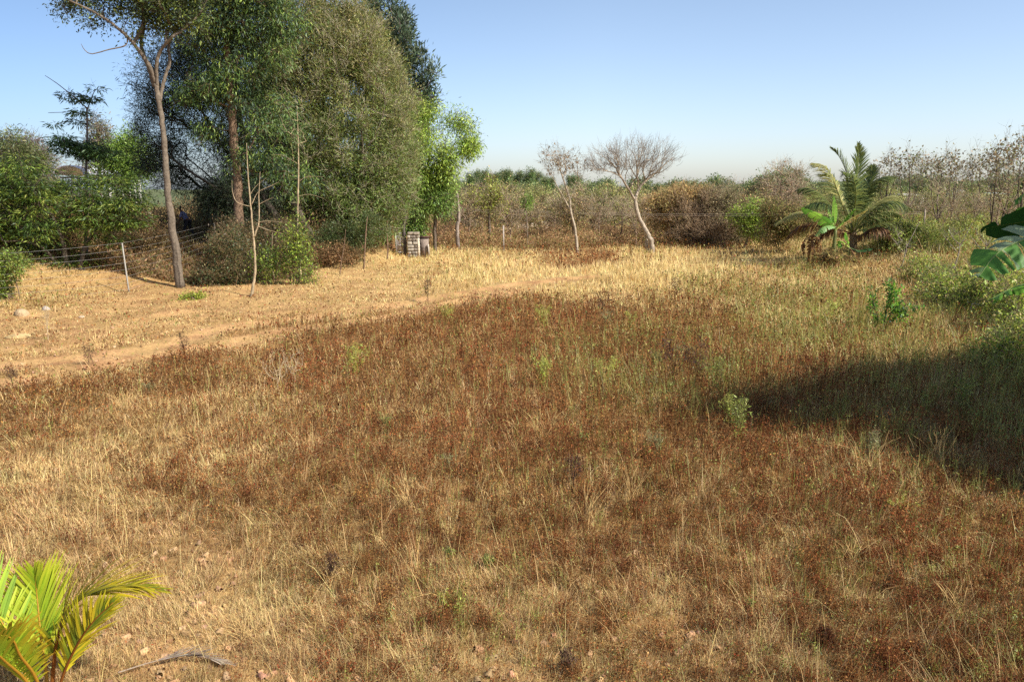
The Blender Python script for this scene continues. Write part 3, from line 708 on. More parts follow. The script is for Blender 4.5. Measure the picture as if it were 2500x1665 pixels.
make_plant("olive_tree", "olive and grey tree at the far left edge above the green thicket", "tree",
    [([gnd(20, 52)] + pl([(30, 480), (40, 400), (40, 350)], 52), R_(.2, .16, .1, .04))],
    bl([(30, 360, 40, 35), (70, 390, 45, 30), (-20, 390, 60, 40), (20, 430, 60, 30)], 52), 130,
    dict(n=90, L=.24, W=.2, cols=[(98, 108, 62), (80, 94, 56), (126, 128, 84)], spread=.4, droop=.2), seed=19, twigs=4, twig_len=.8, twig_r=.01, gaps=.35)
make_plant("pinkish_dry_tree", "half bare pinkish grey tree between the olive tree and the young feathery tree", "tree",
    [([gnd(95, 58)] + pl([(90, 480), (85, 410), (80, 360)], 58), R_(.16, .13, .09, .03))],
    bl([(75, 370, 28, 28), (110, 400, 30, 30), (60, 400, 30, 30)], 58), 110,
    dict(n=22, L=.2, W=.3, cols=[(150, 122, 112), (130, 112, 98), (120, 118, 84)], spread=.4), seed=20, bark=(150, 130, 118), twigs=9, twig_len=.9, twig_r=.012, gaps=.2)
make_plant("wispy_tree", "wispy brown and green treetop just right of the young feathery tree", "tree",
    [([gnd(245, 60)] + pl([(244, 450), (240, 360), (235, 300)], 60), R_(.16, .12, .08, .03))],
    bl([(234, 305, 14, 22), (250, 335, 25, 25), (225, 345, 20, 22), (262, 360, 22, 20), (240, 390, 50, 30)], 60), 110,
    dict(n=30, L=.24, W=.25, cols=[(118, 108, 84), (98, 104, 66), (140, 128, 104)], spread=.35), seed=21, bark=(130, 116, 100), twigs=6, twig_len=.8, twig_r=.011, gaps=.3)
make_plant("light_green_tree", "light green rounded tree beside the left edge of the dark feathery tree", "tree",
    [([gnd(310, 55)] + pl([(312, 480), (310, 400), (312, 350)], 55), R_(.18, .15, .1, .03))],
    bl([(318, 350, 24, 22), (290, 380, 40, 28), (330, 390, 40, 40), (300, 420, 60, 30)], 55), 150,
    dict(n=90, L=.2, W=.3, cols=[(112, 138, 54), (94, 118, 50), (136, 158, 70)], spread=.36, droop=.2), seed=22, twigs=3, gaps=.33)

# shrubs along the foot of the big trees
def shrub(name, label, u, d, spec, n, cols, seed, L=.09, Wd=.45, per=110, bark=(110, 92, 72), twigs=5, tl=.35, tup=.5, sp=.16, tc=None, mat=None, gaps=.3, tr=.005, cat="shrub", group=None, wt=None, stems=5, droop=0., gs=1.6):
    r = np.random.default_rng(seed + 500)
    g = gnd(u, d); blobs = bl(spec, d); st = []
    for k in range(stems):
        b = blobs[r.integers(0, len(blobs))][0]
        q = g + r.normal(0, .12, 3) * np.array([1, 1, 0]); m = (q + b) / 2 + r.normal(0, .08, 3)
        st.append(([q, m, b], [.03, .02, .008]))
    lf = dict(n=per, L=L, W=Wd, cols=cols, spread=sp, droop=droop, rand=.7, own=.5)
    if wt: lf['wt'] = wt
    return make_plant(name, label, cat, st, blobs, n, lf if per else None, seed=seed, bark=bark, twigs=twigs, twig_len=tl, twig_r=tr, twig_up=tup, twig_col=tc, rt=.004, gaps=gaps, gs=gs, base=g, bark_name="stem", crown_name="foliage", leaf_mat=mat, group=group, sides=6)

shrub("undergrowth_bush", "dusty green and brown bush just right of the pale slender trunk", 510, 34, [(520, 670, 46, 22), (565, 610, 40, 40), (490, 692, 35, 14), (560, 694, 60, 13), (590, 660, 34, 28), (535, 625, 22, 30)], 120, [(78, 88, 46), (112, 100, 62), (92, 80, 54), (60, 74, 44)], 31, tc=(160, 134, 98), sp=.24, tl=.6, per=75, gaps=.4)
shrub("leafy_green_bush", "bright green leafy bush with trailing stems, right of the forked sapling", 710, 34, [(722, 580, 26, 44), (700, 640, 30, 30), (738, 625, 22, 34), (728, 680, 36, 20), (732, 540, 14, 28), (660, 650, 34, 34)], 110, [(118, 140, 48), (92, 114, 44), (150, 166, 62), (66, 88, 40)], 32, L=.09, per=60, gaps=.42, sp=.24, tl=.6)
shrub("brown_scrub_bush", "brown and olive scrub between the two tall trunks at the fence", 610, 37, [(610, 600, 60, 50), (640, 650, 40, 40), (570, 570, 50, 40), (660, 570, 40, 50)], 120, [(104, 88, 58), (84, 80, 50), (66, 76, 44), (122, 100, 70)], 33, tc=(130, 104, 78))
shrub("shaded_scrub", "dim brown scrub behind the wire fence left of the slender trunk", 350, 38, [(340, 560, 80, 35), (380, 620, 50, 40), (300, 620, 60, 45)], 150, [(104, 84, 54), (120, 98, 62), (78, 72, 46)], 34, tc=(128, 100, 70), per=80)
shrub("low_verge_tuft", "small yellow green weed tuft on the dry verge below the slender tree", 472, 29.5, [(472, 734, 26, 9)], 26, [(150, 158, 60), (128, 138, 54)], 35, L=.08, sp=.1, tl=.25)
shrub("edge_green_bush", "green weedy bush cut by the left edge of the picture beside the fence", 10, 29, [(0, 700, 28, 28), (20, 650, 40, 30), (-30, 680, 40, 50)], 90, [(112, 132, 50), (140, 148, 70), (84, 104, 44)], 36)
shrub("hanging_green_bush", "green bush under the skirt of the dome tree near its grey trunk", 830, 41, [(790, 590, 40, 30), (830, 570, 40, 30), (870, 600, 40, 30), (900, 560, 50, 35)], 110, [(80, 96, 50), (98, 104, 58), (70, 84, 46)], 37)
shrub("dry_brush_pile", "reddish brown leaf litter and dry stems under the dome tree", 790, 40, [(790, 625, 50, 18), (840, 620, 50, 18)], 70, [(150, 118, 82), (124, 98, 66), (104, 86, 56)], 38, per=90, tc=(140, 110, 84), mat=M_DRY)
for k, (u, dd_, sp_) in enumerate([(200, 41, (180, 560, 110, 40)), (60, 44, (50, 540, 90, 60)), (540, 49, (540, 540, 50, 30)), (560, 50, (560, 520, 70, 40)), (700, 50, (700, 540, 60, 40)), (930, 56, (930, 560, 50, 30))]):
    shrub("dry_understory_bush", ["golden brown bush behind the green feathery tree", "golden brown bush at the far left edge behind the thicket", "golden dry bush behind the bending person", "brown bush behind the brown tall trunk", "brown bush behind the leaning dark stem of the dome tree", "brown bush behind the stone wall and gate"][k],
          u, dd_, [sp_], 80, [(170, 138, 84), (142, 120, 70), (186, 150, 92), (116, 108, 60)], 40 + k, per=70, L=.14, sp=.25, tl=.5, tr=.008, tc=(150, 120, 84), mat=M_DRY, group="dry bushes under the big trees")

# thin saplings in front of the big trees
def sapling(name, label, stems, seed, bark=(160, 142, 112), n=0, blobs=None, leaf=None, group=None, twigs=0, cat="tree"):
    return make_plant(name, label, cat, stems, blobs or [], n, leaf, seed=seed, bark=bark, twigs=twigs, twig_len=.35, twig_r=.005, gaps=0, rt=.006, sides=7, group=group)
g = P(612, 724); d = g[1]
sapling("forked_sapling", "thin leafless forked sapling with long upright stems in front of the tall brown trunk",
    [([sunk(g)] + pl([(622, 670), (622, 620), (617, 560), (610, 480), (605, 420), (602, 350)], d), R_(.06, .05, .045, .035, .03, .02, .008)),
     (pl([(620, 580), (632, 540), (632, 480), (635, 420)], d), R_(.03, .025, .018, .006)),
     (pl([(614, 500), (630, 470), (660, 455), (680, 445)], d), R_(.018, .014, .01, .005)),
     (pl([(612, 505), (580, 495), (568, 470), (566, 440)], d), R_(.016, .013, .01, .005)),
     (pl([(631, 500), (650, 490), (668, 482)], d), R_(.014, .01, .004)),
     (pl([(625, 545), (650, 540), (690, 543)], d), R_(.014, .01, .004)),
     (pl([(628, 552), (655, 562), (688, 570)], d), R_(.014, .01, .004)),
     (pl([(611, 475), (625, 455), (650, 435)], d), R_(.012, .009, .004))], 51)
g = P(668, 690); d = 36
sapling("pale_pole_sapling", "straight pale sapling stem rising out of the bright green bush",
    [([gnd(727, d)] + pl([(727, 600), (727, 520), (728, 460), (729, 400), (728, 340), (725, 260)], d), R_(.05, .045, .04, .035, .03, .02, .01)),
     (pl([(728, 480), (755, 475), (790, 485)], d), R_(.012, .009, .004)), (pl([(728, 445), (750, 432), (790, 432)], d), R_(.012, .009, .004)), (pl([(727, 400), (690, 380), (660, 378)], d), R_(.012, .009, .004))], 52,
    n=26, blobs=bl([(728, 330, 25, 60), (700, 300, 25, 30)], d), leaf=dict(n=26, L=.14, W=.2, cols=[(84, 108, 60), (104, 124, 70)], spread=.22, droop=.5))
sapling("thin_sapling", "short thin pale stem standing left of the bright green bush", [([gnd(662, 35.5)] + pl([(662, 640), (664, 600), (665, 568)], 35.5), R_(.02, .018, .014, .006))], 53)
for k, (a, b, dd_, rr, lab) in enumerate([((822, 672), (840, 600), 38, .03, "thin leaning sapling stem on the bank below the dome tree"), ((882, 655), (893, 570), 40, .045, "dark leaning stem standing on the bank near the soil mound"),
                                          ((942, 630), (944, 560), 44, .05, "thin brown stem beside the top of the soil mound"), ((740, 600), (640, 650), 35, .02, "pale arching dry branch lying in the green bush")]):
    m = ((a[0] + b[0]) / 2 + 3, (a[1] + b[1]) / 2)
    base = gnd(a[0], dd_)
    sapling("bank_sapling", lab, [([base] + pl([m, b, (b[0] + 4, b[1] - 40)], dd_), R_(rr, rr * .9, rr * .7, rr * .3)), (pl([m, (m[0] - 12, m[1] - 25)], dd_), R_(rr * .4, rr * .2))], 54 + k, bark=(118, 96, 76), group="thin stems on the bank")
for k, (u, dd_, v1, rr, bk, lab) in enumerate([(958, 50, 520, .13, (135, 100, 66), "brown mossy trunk just left of the iron gate"), (988, 48, 510, .1, (84, 76, 72), "dark grey trunk between the iron gate and the stone wall"),
        (1030, 54, 480, .11, (82, 72, 62), "dark trunk behind the gap beside the stone wall"), (1066, 56, 500, .08, (120, 92, 70), "twin brown stem right of the dark stone pillar"),
        (1118, 55, 470, .15, (138, 124, 112), "stout grey broken trunk standing in the dry scrub right of the gate")]):
    sapling("dead_tree", lab, [([gnd(u, dd_)] + pl([(u - 2, 560), (u + 2, 530), (u - 2, v1)], dd_), R_(rr, rr * .9, rr * .8, rr * .5))], 60 + k, bark=bk,
            n=14, blobs=bl([(u, v1 - 5, 35, 18)], dd_), twigs=6)

# ---------------------------------------------------------------- background scrub and trees
protos = {}
def proto(kind, seed):
    """one tree of each kind around the origin, about 5 m tall"""
    o = np.array([0, 0, 0.]); up = lambda z, x=0, y=0: np.array([x, y, z])
    kw = dict(gaps=.3, gs=.8, bf=.35, sides=6)
    if kind == 'bare':
        return make_plant("bare_tree", "x", "tree", [([o, up(1, .1), up(2.2, -.1), up(3.6, .15)], [.07, .06, .045, .02]), ([up(1.2), up(2.4, .5, .3), up(3.6, .9, .4)], [.04, .03, .012])],
            [(up(3.4), (1.4, 1.4, 1.5))], 70, dict(n=4, L=.14, W=.4, cols=[(150, 120, 92), (132, 112, 80)], spread=.25), seed=seed, bark=(140, 118, 98), twigs=5, twig_len=.8, twig_r=.009, twig_col=(186, 170, 142), rt=.01, leaf_mat=M_DRY, **kw)
    if kind == 'brown':
        return make_plant("dry_leaved_tree", "x", "tree", [([o, up(1, -.1), up(2.2, .1), up(3.4, 0)], [.07, .06, .045, .02])],
            [(up(3.0), (1.5, 1.5, 1.4)), (up(1.8, .4), (1.0, 1.0, .9))], 85, dict(n=26, gain=1.9, L=.16, W=.45, cols=[(146, 124, 86), (130, 114, 76), (166, 144, 106), (114, 116, 68)], spread=.3, droop=.2), seed=seed, bark=(104, 86, 70), twigs=6, twig_len=.6, twig_r=.01, rt=.01, leaf_mat=M_DRY, **kw)
    if kind == 'olive':
        return make_plant("olive_scrub_tree", "x", "tree", [([o, up(1, .1), up(2.3, -.1), up(3.6, 0)], [.08, .06, .045, .02])],
            [(up(3.1), (1.5, 1.5, 1.5)), (up(1.9, -.4), (1.1, 1.1, .8))], 90, dict(n=40, gain=1.9, L=.17, W=.4, cols=[(120, 126, 66), (136, 132, 78), (100, 114, 58), (154, 144, 96)], spread=.3, droop=.2), seed=seed, bark=(108, 94, 78), twigs=5, twig_len=.6, twig_r=.01, rt=.01, **kw)
    if kind == 'gum':
        return make_plant("eucalyptus_tree", "x", "tree", [([o, up(2.5, .05), up(5, 0), up(7.8, 0)], [.12, .1, .07, .02])],
            [(up(6.6), (.9, .9, 1.6)), (up(5, .2), (1.2, 1.2, 1.3)), (up(3.6), (.9, .9, .8))], 110, dict(n=75, L=.26, W=.3, cols=[(82, 108, 56), (104, 126, 66), (70, 92, 54), (128, 124, 76)], spread=.28, droop=.6), seed=seed, bark=(140, 124, 104), twigs=2, gaps=.36, gs=.8, bf=.35, sides=6)
    if kind == 'sparse':
        return make_plant("sparse_leaved_tree", "x", "tree", [([o, up(1.4, .1), up(2.6, -.1), up(4.6, .1)], [.08, .065, .05, .02]), ([up(1.2), up(2.6, -.6), up(4.4, -.9)], [.05, .035, .012]), ([up(1.6), up(3, .5, .2), up(4.6, .9)], [.045, .03, .012])],
            [(up(4.2), (1.3, 1.2, 1.2)), (up(5.0, .4), (.7, .7, .7))], 48, dict(n=9, L=.19, W=.5, cols=[(124, 112, 84), (144, 126, 98), (118, 122, 74)], spread=.22, own=.4), seed=seed, bark=(98, 86, 72), twigs=3, twig_len=.8, twig_r=.0065, twig_col=(138, 126, 106), rt=.008, **kw)
    if kind == 'bush':
        return make_plant("scrub_bush", "x", "shrub", [([o, up(.6, .2), up(1.4, .4)], [.03, .02, .01]), ([o, up(.6, -.2), up(1.4, -.4)], [.03, .02, .01])],
            [(up(1.1), (1.5, 1.3, 1.0)), (up(.5), (1.2, 1.2, .5))], 80, dict(n=26, gain=1.7, L=.13, W=.4, cols=[(146, 114, 80), (124, 100, 68), (168, 134, 96)], spread=.25), seed=seed, bark=(110, 90, 74), twigs=9, twig_len=.6, twig_r=.009, twig_col=(150, 118, 92), rt=.006, leaf_mat=M_DRY, bark_name="stem", crown_name="foliage", **kw)
    if kind == 'gbush':
        return make_plant("green_bush", "x", "shrub", [([o, up(.6, .2), up(1.4, .4)], [.03, .02, .01]), ([o, up(.6, -.2), up(1.4, -.4)], [.03, .02, .01])],
            [(up(1.0), (1.7, 1.5, .8)), (up(.5), (1.7, 1.6, .5)), (up(1.7, .5), (.5, .5, .5)), (up(1.6, -.7), (.4, .4, .5))], 95, dict(n=42, gain=1.65, L=.15, W=.38, cols=[(122, 140, 50), (108, 122, 48), (164, 170, 76), (88, 104, 44), (150, 134, 80)], spread=.22), seed=seed, bark=(110, 90, 74), twigs=6, twig_len=.6, twig_r=.007, twig_col=(150, 140, 104), rt=.006, bark_name="stem", crown_name="foliage", **kw)
    if kind == 'low':
        return make_plant("low_tree", "x", "tree", [([o, up(1.2), up(2.5)], [.1, .08, .03])], [(up(2.6), (1.8, 1.6, 1.1)), (up(1.5), (1.5, 1.4, .8))], 90,
            dict(n=70, L=.24, W=.42, cols=[(98, 112, 64), (120, 128, 78), (80, 96, 58)], spread=.34), seed=seed, bark=(108, 94, 78), twigs=2, **kw)

HGT = dict(bare=4.9, brown=4.4, olive=4.6, gum=8.3, sparse=5.6, bush=2.0, gbush=2.0, low=3.6)
ORD = "first second third fourth fifth sixth seventh eighth ninth tenth eleventh twelfth thirteenth fourteenth fifteenth sixteenth seventeenth eighteenth nineteenth twentieth".split()
def ordn(i):
    if i < 20: return ORD[i]
    t, o = divmod(i + 1, 10)
    return ["", "", "twentieth", "thirtieth", "fortieth"][t] if o == 0 else ["", "", "twenty", "thirty", "forty"][t] + "-" + ORD[o - 1]
used = {}
def row(kind, items, what, group, seed=900):
    """items: (u, depth, pixel of the top)"""
    items = sorted(items); n = len(items); r = np.random.default_rng(seed)
    for i, (u, dd_, vt) in enumerate(items):
        ks = (kind, i % 2)
        if ks not in protos:
            protos[ks] = proto(kind, 700 + len(protos)); o = protos[ks]
        elif ks in used: o = copy_tree(protos[ks], "x")
        else: o = protos[ks]
        used[ks] = 1
        g = gnd(u, dd_); H = W(u, vt, dd_)[2] - g[2]
        s = max(0.25, H / HGT[kind]); sx = s * r.uniform(.85, 1.2) if kind != 'gum' else s
        place(o, g, r.uniform(0, 6.28), sx, s)
        o["label"] = what % ordn(i); o["group"] = group

rng = np.random.default_rng(77)
row('gum', [(1150, 165, 418), (1168, 170, 412), (1187, 160, 411), (1212, 165, 419), (1228, 170, 412), (1240, 160, 410), (1252, 172, 424), (1268, 165, 414), (1294, 160, 407), (1312, 168, 416), (1330, 172, 427), (1345, 175, 430), (1392, 175, 424), (1403, 165, 425), (1412, 175, 428)],
    "%s from the left in the row of dark green eucalyptus trees on the skyline", "eucalyptus trees on the skyline")
row('brown', [(u, float(rng.uniform(58, 78)), float(rng.uniform(452, 490))) for u in np.linspace(1090, 1960, 18)], "%s from the left of the brown leaved scrub trees behind the golden grass", "brown leaved scrub trees behind the golden grass", 901)
row('bare', [(u + float(rng.uniform(-12, 12)), float(rng.uniform(56, 72)), float(rng.uniform(440, 495))) for u in np.linspace(1080, 1940, 17)], "%s from the left of the leafless scrub trees behind the golden grass", "leafless scrub trees behind the golden grass", 902)
row('olive', [(u + float(rng.uniform(-12, 12)), float(rng.uniform(68, 100)), float(rng.uniform(446, 468))) for u in list(np.linspace(1060, 1560, 12)) + [1640, 1700, 1790, 1860, 1930]], "%s from the left of the olive green scrub trees behind the golden grass", "olive scrub trees behind the golden grass", 903)
row('bush', [(u + float(rng.uniform(-14, 14)), float(rng.uniform(58, 68)), float(rng.uniform(548, 578))) for u in np.linspace(1060, 1960, 22) if not 1530 < u < 1625], "%s from the left of the low russet bushes at the back of the golden grass", "low russet bushes behind the golden grass", 904)
row('low', [(u + float(rng.uniform(-12, 12)), float(rng.uniform(120, 230)), float(rng.uniform(438, 462)) - max(0, (u - 1900) * .012)) for u in np.linspace(1000, 2560, 34)], "%s from the left of the far low green trees along the horizon", "far low green trees along the horizon", 905)
row('low', [(1797, 110, 464), (1822, 115, 462), (1858, 105, 447), (1875, 108, 455), (1905, 100, 424), (1925, 104, 432), (-20, 60, 420), (60, 62, 425), (130, 64, 440)], "%s from the left of the dark rounded trees standing above the scrub", "dark rounded trees above the scrub", 906)
row('sparse', [(2165, 62, 372), (2215, 60, 372), (2245, 68, 378), (2290, 50, 378), (2325, 54, 375), (2385, 52, 372), (2425, 40, 362), (2455, 46, 345), (2495, 38, 322)],
    "%s from the left of the tall sparse leaved trees on the right skyline", "tall sparse leaved trees on the right", 907)
row('bare', [(1905, 60, 396), (1925, 64, 402), (2230, 48, 470), (2300, 44, 450), (2360, 46, 470), (2440, 42, 440)], "%s from the left of the bare grey trees around the coconut palm", "bare grey trees around the coconut palm", 908)
row('olive', [(u + float(rng.uniform(-12, 12)), float(rng.uniform(55, 90)), float(rng.uniform(446, 475))) for u in [1975, 2010, 2120, 2170, 2220, 2260, 2310, 2350, 2380, 2420, 2460, 2510]], "%s from the left of the olive trees behind the palm and banana plants", "olive trees behind the palm", 909)
row('gbush', [(u + float(rng.uniform(-12, 12)), float(rng.uniform(42, 50)), float(rng.uniform(530, 565))) for u in [2225, 2275, 2320, 2365, 2410, 2470, 2540]], "%s from the left of the green bushes right of the coconut palm", "green bushes on the right side", 910)
row('gbush', [(u + float(rng.uniform(-12, 12)), float(rng.uniform(38, 46)), float(rng.uniform(548, 575))) for u in [2195, 2240, 2290, 2340, 2385, 2430, 2490]], "%s from the left of the lower leafy bushes right of the coconut palm", "lower leafy bushes right of the palm", 912)
row('gbush', [(u + float(rng.uniform(-12, 12)), float(rng.uniform(54, 62)), float(rng.uniform(498, 525))) for u in [2180, 2250, 2320, 2390, 2460]], "%s from the left of the green bushes behind the palm at right", "green bushes behind the palm", 913)
row('gbush', [(u, dd_, v_) for u, dd_, v_ in [(2330, 28, 650), (2410, 26, 655), (2480, 25, 640), (2270, 33, 625), (2560, 22, 660), (2520, 18, 780)]], "%s from the left of the low green bushes below the near banana leaves", "low green bushes at right", 911)

# special background trees
d = 52.0
g = gnd(1597, d)
make_plant("leaning_bare_tree", "large leafless tree with a leaning pale trunk and wide spreading crown against the sky", "tree",
    [([g] + pl([(1590, 592), (1578, 567), (1560, 529), (1551, 496), (1553, 478)], d), R_(.2, .17, .15, .13, .12, .1)),
     (pl([(1552, 490), (1524, 445), (1515, 430), (1500, 406), (1478, 386), (1453, 371)], d, [0, -.3, -.4, -.5, -.6, -.6]), R_(.08, .06, .05, .035, .02, .01)),
     (pl([(1553, 480), (1560, 462), (1572, 446), (1592, 430), (1618, 407), (1644, 383)], d, [0, .2, .3, .4, .6, .8]), R_(.1, .085, .07, .05, .03, .01)),
     (pl([(1516, 432), (1490, 420), (1455, 414), (1440, 405)], d, [-.4, -.6, -.8, -.9]), R_(.035, .025, .015, .006)),
     (pl([(1565, 450), (1545, 420), (1535, 390), (1550, 365)], d, [.3, .5, .6, .6]), R_(.04, .03, .02, .01)),
     ([g + np.array([-.3, .3, 0])] + pl([(1578, 590), (1572, 560)], d, [.3, .3]), R_(.14, .1, .06))],
    bl([(1480, 395, 48, 30, 1.3), (1540, 385, 60, 32, 1.6), (1600, 390, 50, 34, 1.4), (1560, 420, 50, 22, 1.2), (1450, 410, 22, 14, .8)], d), 270, None, seed=71, bark=(158, 144, 124), twigs=4, twig_len=.85, twig_r=.0075, twig_col=(158, 146, 132), twig_up=.9, rt=.009, gaps=0, bf=.55)
make_plant("thin_bare_tree", "slim pale leafless tree with two crossing stems left of the large leaning bare tree", "tree",
    [([gnd(1412, d)] + pl([(1405, 567), (1393, 514), (1391, 488), (1376, 440), (1361, 399), (1350, 372)], d), R_(.1, .085, .07, .06, .045, .03, .012)),
     (pl([(1393, 514), (1372, 476), (1351, 437), (1340, 415)], d), R_(.045, .035, .02, .01)),
     (pl([(1391, 490), (1405, 455), (1425, 425)], d), R_(.035, .02, .01))],
    bl([(1345, 375, 32, 18, .8), (1385, 385, 28, 18, .8), (1365, 405, 40, 22, .9), (1415, 410, 20, 18, .6), (1335, 410, 15, 14, .5)], d), 120,
    dict(n=3, L=.2, W=.35, cols=[(140, 124, 100), (150, 132, 108)], spread=.15), seed=72, bark=(160, 146, 124), twigs=3, twig_len=.65, twig_r=.0065, twig_up=.7, rt=.007, gaps=0, bf=.5)
make_plant("yellow_green_tree", "small tree with vivid yellow green top in the brown scrub left of centre", "tree",
    [([gnd(1195, 60)] + pl([(1195, 540), (1193, 500), (1192, 470)], 60), R_(.1, .09, .07, .03))],
    bl([(1190, 452, 30, 9), (1215, 470, 22, 10), (1165, 478, 20, 8), (1200, 440, 12, 7), (1180, 500, 26, 9), (1225, 500, 20, 12)], 60), 80, dict(n=38, L=.17, W=.36, cols=[(160, 168, 62), (140, 152, 60), (134, 132, 70), (150, 136, 88)], spread=.26), seed=73, twigs=8, twig_col=(150, 130, 96), twig_len=.7, gaps=.36)
make_plant("small_green_sapling_tree", "slim young tree with a vivid green tuft on top in the brown scrub", "tree",
    [([gnd(1288, 58)] + pl([(1287, 560), (1285, 520), (1285, 490)], 58), R_(.05, .045, .04, .02))],
    bl([(1285, 488, 11, 9), (1287, 502, 10, 9), (1284, 515, 8, 8)], 58), 26, dict(n=40, L=.14, W=.36, cols=[(122, 148, 60), (108, 132, 56)], spread=.16), seed=74, twigs=3, twig_len=.3, gaps=0)
make_plant("half_green_tree", "small tree with a yellow green side right of the dark brush heap", "tree",
    [([gnd(1822, 54)] + pl([(1826, 580), (1832, 550), (1840, 520)], 54), R_(.08, .07, .05, .02)), (pl([(1828, 575), (1812, 545), (1800, 525)], 54), R_(.05, .04, .02))],
    bl([(1845, 508, 32, 14), (1858, 525, 22, 14), (1810, 528, 28, 14), (1835, 555, 26, 18), (1850, 565, 14, 12)], 54), 130, dict(n=60, L=.15, W=.36, cols=[(142, 166, 60), (118, 142, 54), (160, 170, 72), (110, 116, 62)], spread=.25), seed=75, twigs=5, twig_len=.5, gaps=.25)
shrub("dark_brush_heap", "large tangled dark brown bush in front of the scrub right of the leaning bare tree", 1700, 57, [(1680, 545, 70, 42, 1.6), (1720, 560, 70, 38, 1.6), (1665, 575, 50, 22, 1.2), (1740, 580, 60, 25, 1.4), (1690, 500, 60, 24, 1.4)], 210, [(96, 78, 62), (118, 98, 74), (84, 70, 56)], 76, per=20, L=.15, twigs=14, tl=.8, tr=.012, tc=(176, 152, 122), mat=M_DRY, sp=.25, gs=.8, gaps=.2)
shrub("golden_dry_bush", "pale golden dry bush leaning over the left top of the dark brush heap", 1640, 57.5, [(1610, 505, 40, 24, 1.2), (1650, 485, 50, 18, 1.3), (1690, 470, 50, 14, 1.2), (1625, 530, 30, 26, 1.)], 170, [(188, 158, 104), (166, 138, 92), (150, 138, 84)], 77, per=50, L=.15, twigs=9, tl=.7, tr=.009, tc=(184, 158, 116), mat=M_DRY, sp=.22, gs=.8)
shrub("grey_twig_bush", "grey olive twiggy bush between the dark brush heap and the half green tree", 1765, 57, [(1760, 520, 50, 30, 1.3), (1790, 560, 40, 35, 1.2), (1750, 480, 45, 14, 1.2)], 190, [(132, 122, 86), (116, 112, 76), (150, 134, 102)], 78, per=40, L=.15, twigs=10, tl=.7, tr=.009, tc=(150, 136, 108), mat=M_DRY, sp=.22, gs=.8)
shrub("olive_right_bush", "mixed olive and brown bush left of the coconut palm", 1915, 50, [(1900, 520, 40, 35, 1.2), (1945, 540, 45, 35, 1.2), (1890, 570, 40, 25, 1.)], 180, [(136, 128, 74), (112, 116, 62), (152, 132, 90)], 79, per=55, L=.14, twigs=7, tl=.6, tr=.008, mat=M_DRY, sp=.22, gs=.8)

# far undergrowth that reads as one brown mass
def understory(seed, n, u0, u1, d0, dr_, name, label, tall=2.2, dark=1.0):
    r = np.random.default_rng(seed)
    u = r.uniform(u0, u1, n); dd_ = d0 + dr_ * r.random(n) ** 1.3
    x = (u - CX) / F * dd_; y = dd_
    pn = fbm(np.column_stack([x, y]) * .35, 91)
    h = r.random(n) ** 1.6 * (0.3 + tall * np.clip(pn - .25, 0, 1)); z = terrain(x, y)
    ok = r.random(n) < .35 + pn
    if u1 < 1100:
        edge = np.interp(y, FX, FXX) + 1.2 + 2.5 * fbm(np.column_stack([x, y]) * .6, 95) - x
        ok &= (edge > 0); h = h * np.clip(edge / 2.2, .12, 1); h = np.where((np.abs(x / y + .4055) < .03) & (y < 47), h * .22, h)
    x, y, z, h, pn = x[ok], y[ok], z[ok], h[ok], pn[ok]; n = len(x)
    t = r.random(n)[:, None]; gr = sm((x - 14) / 20)[:, None]
    col = np.where(t < .4, srgb(182, 142, 100), np.where(t < .75, srgb(160, 130, 92), srgb(208, 176, 130)))
    col = np.where(r.random((n, 1)) < .15 + .6 * gr, srgb(146, 148, 82), col)
    mb = MB(); dr = r.normal(0, .6, (n, 3)); dr[:, 2] += .6
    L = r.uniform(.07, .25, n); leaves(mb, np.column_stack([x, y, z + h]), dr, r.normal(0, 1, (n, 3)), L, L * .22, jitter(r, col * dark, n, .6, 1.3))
    o = mb.build(name, M_DRY); o["kind"] = "stuff"; tag(o, label, "undergrowth")
understory(5, 400000, 900, 2700, 56, 45, "scrub_undergrowth", "rusty brown undergrowth filling the space between the far scrub trees")
understory(6, 260000, -250, 1040, 34, 26, "grove_undergrowth", "brown undergrowth tinted dark for the shade on the bank under the big trees at left", 3.4, .62)  # last factor darkens the leaf colour to imitate shade under the trees

